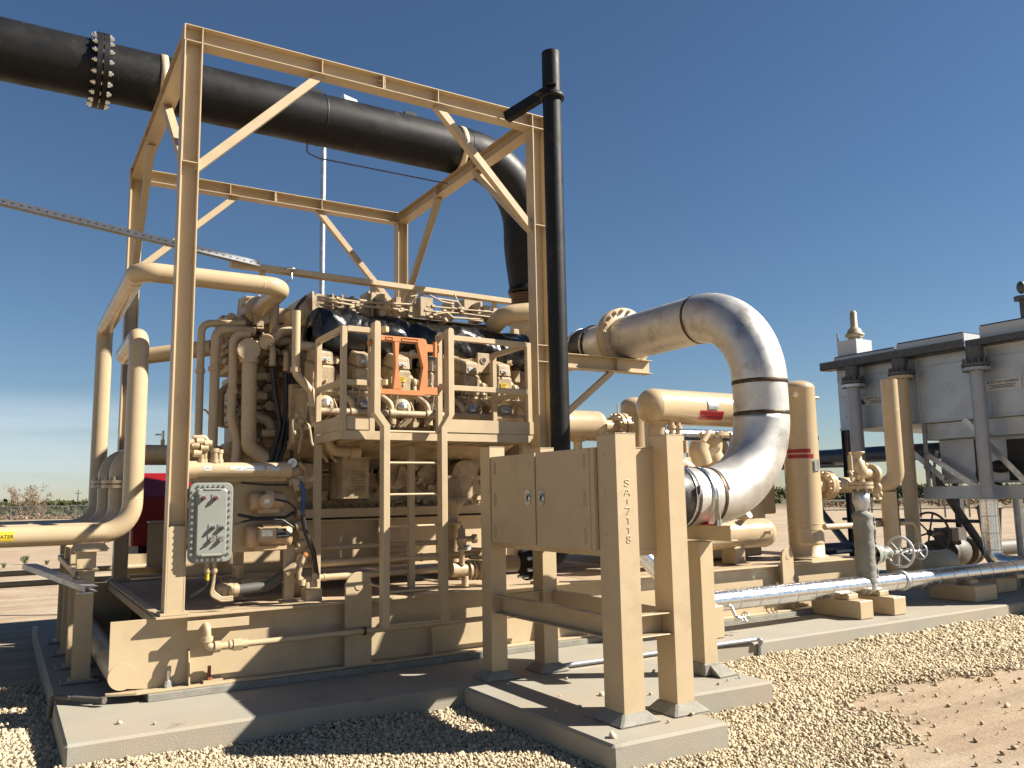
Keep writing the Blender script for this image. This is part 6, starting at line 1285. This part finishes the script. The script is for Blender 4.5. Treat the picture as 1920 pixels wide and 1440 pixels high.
# vent bell on the header box
q = W(1603, 636, X=cX+.3); mb = MB(); mb.rev((q.x, q.y, q.z), Z_, [(-.05, .12), (.0, .13), (.03, .10), (.05, .17), (.09, .17), (.12, .13), (.17, .12), (.20, .09), (.22, .065), (.50, .06), (.53, .04), (.54, 0)], n=24)
vb = thing('relief_vent', 'tan bell-shaped relief vent standing on a white box on top of the air cooler', 'relief vent', (q.x, q.y, ztp+.05)); mb.build('bell', 'tanc', vb)
mb = MB(); mb.box(q.x-.25, q.x+.2, q.y-.2, q.y+.2, ztp+.05, q.z-.04); mb.m = 1; mb.cyl((q.x-.2, q.y+.22, ztp), (q.x-.2, q.y+.22, q.z+.12), .02, n=8); mb.tube([(q.x-.2, q.y+.22, q.z+.12), (q.x-.2, q.y+.22, q.z+.5), (q.x, q.y, q.z+.55)], .004, n=6); mb.build('vent_box', ['white', 'white'], vb, bevel=.004)
q = W(1919, 575, X=cX+.1); mb = MB(); mb.cyl((q.x, q.y, ztp+.2), (q.x, q.y, q.z+.1), .05, n=12); mb.cyl((q.x, q.y, q.z+.1), (q.x, q.y, q.z+.16), .12, n=14); mb.ell((q.x, q.y, q.z+.3), .07, .07, .1); tag(mb.build('top_valve', 'grate', loc=(q.x, q.y, ztp)), 'dark valve on top of the air cooler cut by the right picture edge', 'valve')
# three risers up to the cooler nozzles
for (px_, py_, mt, lbl, r, low, mt2) in ((1600, 722, 'galvp', 'grey riser pipe nearest the far end of the air cooler', .115, -.15, 'galv'), (1689, 706, 'tan', 'tan riser pipe bolted under the air cooler walkway', .115, -.15, 'tan'), (1830, 690, 'galvp', 'grey riser pipe at the right, jacketed in bright aluminium at its foot', .10, 1.25, 'galvp')):
    q = W(px_, py_, X=cX-.22); t = thing('cooler_riser', lbl, 'riser pipe', (q.x, q.y, GZ), 'riser pipes to the air cooler')
    mb = MB(); mb.cyl((q.x, q.y, q.z+.05), (q.x, q.y, ztp+.0), .125, n=24); mb.flange((q.x, q.y, q.z+.045), Z_, .20, .05, 12, .018, .10); mb.build('nozzle', 'grate', t)
    mb = MB(); mb.flange((q.x, q.y, q.z-.02), Z_, .20, .05); mb.build('flange', mt2, t)
    mb = MB(); mb.cyl((q.x, q.y, low), (q.x, q.y, q.z-.02), r, n=28); mb.build('pipe', mt, t)
    if low > 1:
        mb = MB(); mb.tube([(q.x, q.y, 1.30), (q.x, q.y, iZ+.02), (q.x, iY, iZ), (q.x+3, iY, iZ)], .125, bend=[.16, .16], n=32)
        for z in (.55, .8, 1.05, 1.28): mb.rev((q.x, q.y, z), Z_, [(-.006, .125), (-.004, .129), (.004, .129), (.006, .125)], n=32)
        mb.build('jacket', 'alu', t)
# dark pipework on the ground beyond
dp = thing('ground_valve', 'dark shaded pipe and gate valve with a large spoked handwheel low behind the grey valve', 'gate valve', (13.5, 8.5, GZ))
yy = 9.2; q = W(1840, 1030, Y=yy); zp = q.z
mb = MB(); mb.cyl((W(1700, 1030, Y=yy).x, yy, zp), (q.x+7, yy, zp), .15, n=24); c = W(1790, 1030, Y=yy)
for px_, r in ((1752, .24), (1775, .24), (1812, .26), (1820, .26)): x = W(px_, 1030, Y=yy).x; mb.cyl((x-.04, yy, zp), (x+.04, yy, zp), r, n=24)
mb.ell((c.x, yy, zp), .4, .25, .27); h = W(1782, 1000, Y=yy-.1); mb.cyl((c.x, yy, zp), (h.x, yy-.1, h.z), .1, n=14); mb.box(h.x-.2, h.x+.25, yy-.25, yy+.1, h.z-.12, h.z+.10); w_ = W(1745, 1000, Y=yy-.1); mb.cyl(h, w_, .03, n=10)
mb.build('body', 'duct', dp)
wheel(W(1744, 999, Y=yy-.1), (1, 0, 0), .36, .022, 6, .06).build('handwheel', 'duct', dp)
q = W(1574, 1028, Y=9.6); mb = MB(); mb.cyl((q.x-1.0, 9.6, q.z), (q.x+.9, 9.6, q.z), .10, n=20); mb.m = 1; mb.box(q.x-.2, q.x+.2, 9.49, 9.6, q.z-.06, q.z-.02); tag(mb.build('blue_pipe', ['bluep', 'lab'], loc=q), 'short dark blue pipe lying on the ground behind the separator', 'pipe')
q = W(1745, 1058, Y=8.0); mb = MB(); mb.rev((q.x-.55, 8.0, q.z), X_, [(0, 0), (.0, .10), (.06, .19), (.12, .21), (1.0, .21), (1.08, .16), (1.1, 0)], n=24); tag(mb.build('lying_tank', 'tan', loc=q), 'small shaded tan tank lying between the handwheels and the block supports', 'tank')
q = W(1860, 1015, Z=GZ); q = W(1858, 995, Y=15.5); mb = MB(); mb.rev((q.x, 15.5, GZ), Z_, [(0, .28), (.95, .36), (.95, .40), (1.02, .40), (1.04, .33), (1.25, .18), (1.28, 0)], n=24); tag(mb.build('trash_bin', 'rdd', loc=(q.x, 15.5, GZ)), 'black rubbish bin with a domed lid behind the jacketed riser', 'trash bin')
# ================================================================ red machine at the back left
yR2 = 11.35; a = W(250, 900, Y=yR2); b_ = W(306, 925, Y=yR2); zc_ = W(300, 955, Y=yR2).z
rm = thing('red_machine', 'red box-shaped machine with a dark engine bay behind the left pipes', 'red machine', (a.x, yR2, .3))
mb = MB(); mb.hexa([V((a.x, yR2, .95)), V((a.x+3.4, yR2, .95)), V((a.x+3.4, yR2+1.6, .95)), V((a.x, yR2+1.6, .95)), V((a.x, yR2, b_.z-.05)), V((a.x+3.4, yR2, b_.z-.05)), V((a.x+3.4, yR2+1.6, b_.z-.05)), V((a.x, yR2+1.6, b_.z-.05))])
mb.hexa([V((a.x, yR2, b_.z-.05)), V((a.x+3.4, yR2, b_.z-.05)), V((a.x+3.4, yR2+1.6, b_.z-.05)), V((a.x, yR2+1.6, b_.z-.05)), V((a.x+.02, yR2+.5, a.z+.1)), V((a.x+3.4, yR2+.5, a.z+.1)), V((a.x+3.4, yR2+1.5, a.z+.1)), V((a.x+.02, yR2+1.5, a.z+.1))]); mb.build('hood', 'red', rm, bevel=.02)
mb = MB(); mb.box(a.x+.1, a.x+3.3, yR2+.1, yR2+1.5, .1, .95); 
for k in range(10): mb.cyl((a.x+.15+.3*k, yR2+.08, rg.uniform(.3, .8)), (a.x+.3+.3*k, yR2+.08, rg.uniform(.3, .8)), .05, n=8)
mb.build('engine_bay', 'rdd', rm)
mb = MB(); mb.box(a.x-.2, a.x+3.6, yR2-.1, yR2+.0, .62, .86); mb.box(a.x-.2, a.x+3.6, yR2-.1, yR2+1.7, 0, .1); mb.build('frame', 'tan', rm)
# ================================================================ fences, scrub, poles
def fence(name, label, a, b_, h, npost, mesh=True, mt='galv'):
    a, b_ = V(a), V(b_); t = thing(name, label, 'fence', a); d = b_-a
    for i in range(npost+1): p = a+d*(i/npost); mb = MB(); mb.cyl(p, p+Z_*(h+.03), .035 if mesh else .05, n=8); mb.build('post', mt, t)
    mb = MB(); mb.cyl(a+Z_*h, b_+Z_*h, .03 if mesh else .045, n=8)
    if not mesh: mb.cyl(a+Z_*h*.5, b_+Z_*h*.5, .03, n=8)
    mb.build('rail', mt, t)
    if mesh:
        mb = MB(); L_ = d.length; u = d.normalized(); s_ = .16; n_ = int(L_/s_)
        for i in range(-int(h/s_), n_):
            for sg in (1, -1):
                x0, x1, z0, z1 = i*s_, i*s_+h, 0., h
                if x0 < 0: z0 = -x0; x0 = 0
                if x1 > L_: z1 -= (x1-L_); x1 = L_
                if sg < 0: z0, z1 = h-z0, h-z1
                p, q = a+u*x0+Z_*z0, a+u*x1+Z_*z1; mb.bar(p, q, .008, .008)
        mb.build('chain_link', mt, t)
a = W(-160, 984, Z=GZ+.2); b_ = W(330, 977, Z=GZ+.2)
fence('chain_link_fence', 'chain-link fence running far behind the water pipes at the left', a, b_, 1.25, 8)
a = W(1500, 975, Z=GZ); b_ = W(2050, 966, Z=GZ)
fence('pipe_fence', 'low post and rail fence crossing the bare ground at the far right', a, b_, 1.03, 12, False, 'box')
# leafy scrub: many small leaf faces in clumps
m_ = mat('scrub_leaves', (.085, .095, .035), .8, var=.3, scale=2, island=.45, spec=.2); M['scrub'] = m_
M['twig'] = mat('dry_twigs', (.30, .20, .12), .85, var=.25, scale=3, island=.3, spec=.15)
M['weed'] = mat('weed_leaves', (.26, .29, .17), .8, var=.3, scale=6, island=.3, spec=.2)
def leaves(name, cen, rad, n, size, mt, seed=1):
    r = np.random.default_rng(seed); N = len(cen)*n
    c = np.repeat(cen, n, 0); R = np.repeat(rad, n, 0)
    d = r.normal(size=(N, 3)); d /= np.linalg.norm(d, axis=1)[:, None]; p = c+d*R*(r.random((N, 1))**.4)
    s_ = np.repeat(np.broadcast_to(size, (len(cen),)), n)*r.uniform(.5, 1.4, N)
    u = r.normal(size=(N, 3)); u /= np.linalg.norm(u, axis=1)[:, None]; w_ = np.cross(u, d); w_ /= np.linalg.norm(w_, axis=1)[:, None]+1e-6
    v = np.stack([p-u*s_[:, None], p+w_*s_[:, None]*.5, p+u*s_[:, None], p-w_*s_[:, None]*.5], 1).reshape(-1, 3)
    me = bpy.data.meshes.new(name); me.vertices.add(N*4); me.vertices.foreach_set('co', v.reshape(-1).astype(np.float32)); me.loops.add(N*4); me.loops.foreach_set('vertex_index', np.arange(N*4, dtype=np.int32)); me.polygons.add(N); me.polygons.foreach_set('loop_start', np.arange(0, N*4, 4, dtype=np.int32))
    me.materials.append(M[mt]); me.update(calc_edges=True); return me
def at_dist(px_, d):
    """point on the ground seen along image column px_, d metres away"""
    q = CR_*((px_-960)/CP[3])+CF_; q.z = 0; q.normalize(); return V((q.x*d, q.y*d, GZ))
r = np.random.default_rng(21); C_, R_, S_2 = [], [], []
for _ in range(1500):
    px_ = r.uniform(-500, 2500); d = r.uniform(95, 330); p = at_dist(px_, d); s = r.uniform(.8, 1.7)*(1+.4*(d > 200)); C_.append((p.x, p.y, GZ+.3+s*.35)); R_.append((s*1.5, s*1.5, s*.75)); S_2.append(.22+.001*d)
me = leaves('scrub', np.array(C_), np.array(R_), 46, np.array(S_2), 'scrub', 5); o = bpy.data.objects.new('scrub', me); COL.objects.link(o)
tag(o, 'dark green desert scrub covering the flat land far beyond the fences', 'scrub', kind='stuff')
C_, R_, S_2 = [], [], []
for _ in range(420):
    px_ = r.uniform(-300, 340) if r.random() < .6 else r.uniform(1500, 2300); d = r.uniform(72, 88); p = at_dist(px_, d); s = r.uniform(.25, .7); C_.append((p.x, p.y, GZ+.25+s*.3)); R_.append((s*1.6, s*1.6, s*.6)); S_2.append(.12)
me = leaves('dry_brush', np.array(C_), np.array(R_), 30, np.array(S_2), 'twig', 6); o = bpy.data.objects.new('dry_brush', me); COL.objects.link(o)
tag(o, 'brown dry brush piled along the low bank behind the fences', 'dry brush', kind='stuff')
def shrub(px_, d, H_, lbl, mt, leaf, cat='shrub', name='bare_shrub'):
    p = at_dist(px_, d); t = thing(name, lbl, cat, p); rr = random.Random(px_); mb = MB(); tips = []
    for k in range(9):
        a_ = rr.uniform(0, 6.28); q = p.copy()
        for j in range(4):
            q2 = q+V((math.cos(a_)*H_*.13*rr.uniform(.4, 1.4), math.sin(a_)*H_*.13*rr.uniform(.4, 1.4), H_*.25*rr.uniform(.7, 1.1))); mb.cyl(q, q2, H_*.012*(4-j)/2, H_*.012*(3.2-j)/2, n=6); q = q2; a_ += rr.uniform(-.6, .6)
            if j > 0: tips.append((q.x, q.y, q.z))
            for s in range(2):
                e_ = q+V((rr.uniform(-1, 1), rr.uniform(-1, 1), rr.uniform(.1, 1)))*H_*.14; mb.cyl(q, e_, H_*.005, H_*.002, n=5); tips.append(tuple(e_))
    mb.build('stem', 'twig', t); tp = np.array(tips); me = leaves('foliage', tp, np.full((len(tp), 3), H_*.09), 16, H_*leaf, mt, px_)
    o = bpy.data.objects.new('foliage', me); COL.objects.link(o); o.parent = t; me.transform(Matrix.Translation(-p)); ORG[o.name] = p
shrub(60, 90, 3.0, 'left of two tall bare brown shrubs standing behind the chain-link fence', 'twig', .022)
shrub(92, 94, 2.7, 'right of two tall bare brown shrubs standing behind the chain-link fence', 'twig', .022)
shrub(14, 92, 1.8, 'low bare shrub at the left picture edge beside the dark pole', 'twig', .02)
for (px_, d, H_, lbl) in ((28, 26, .13, 'small green weed nearest the left picture edge above the water pipe'), (66, 27.5, .20, 'largest of three green weeds on the bare ground above the water pipe'), (106, 26.5, .12, 'small green weed on the bare ground beside the pipe posts')):
    shrub(px_, d, H_, lbl, 'weed', .08, 'weed', 'green_weed')
for (px_, d, h_, r_, lbl) in ((4, 150, 4.6, .25, 'dark pole on the horizon at the left picture edge'), (157, 190, 4.2, .12, 'thin pale pole on the horizon behind the water pipes')):
    p = at_dist(px_, d); mb = MB(); mb.cyl(p, p+Z_*h_, r_, r_*.6, n=8); mb.box(p.x-.6, p.x+.6, p.y-.05, p.y+.05, p.z+h_*.82, p.z+h_*.85); tag(mb.build('utility_pole', 'grate', loc=p), lbl, 'pole')
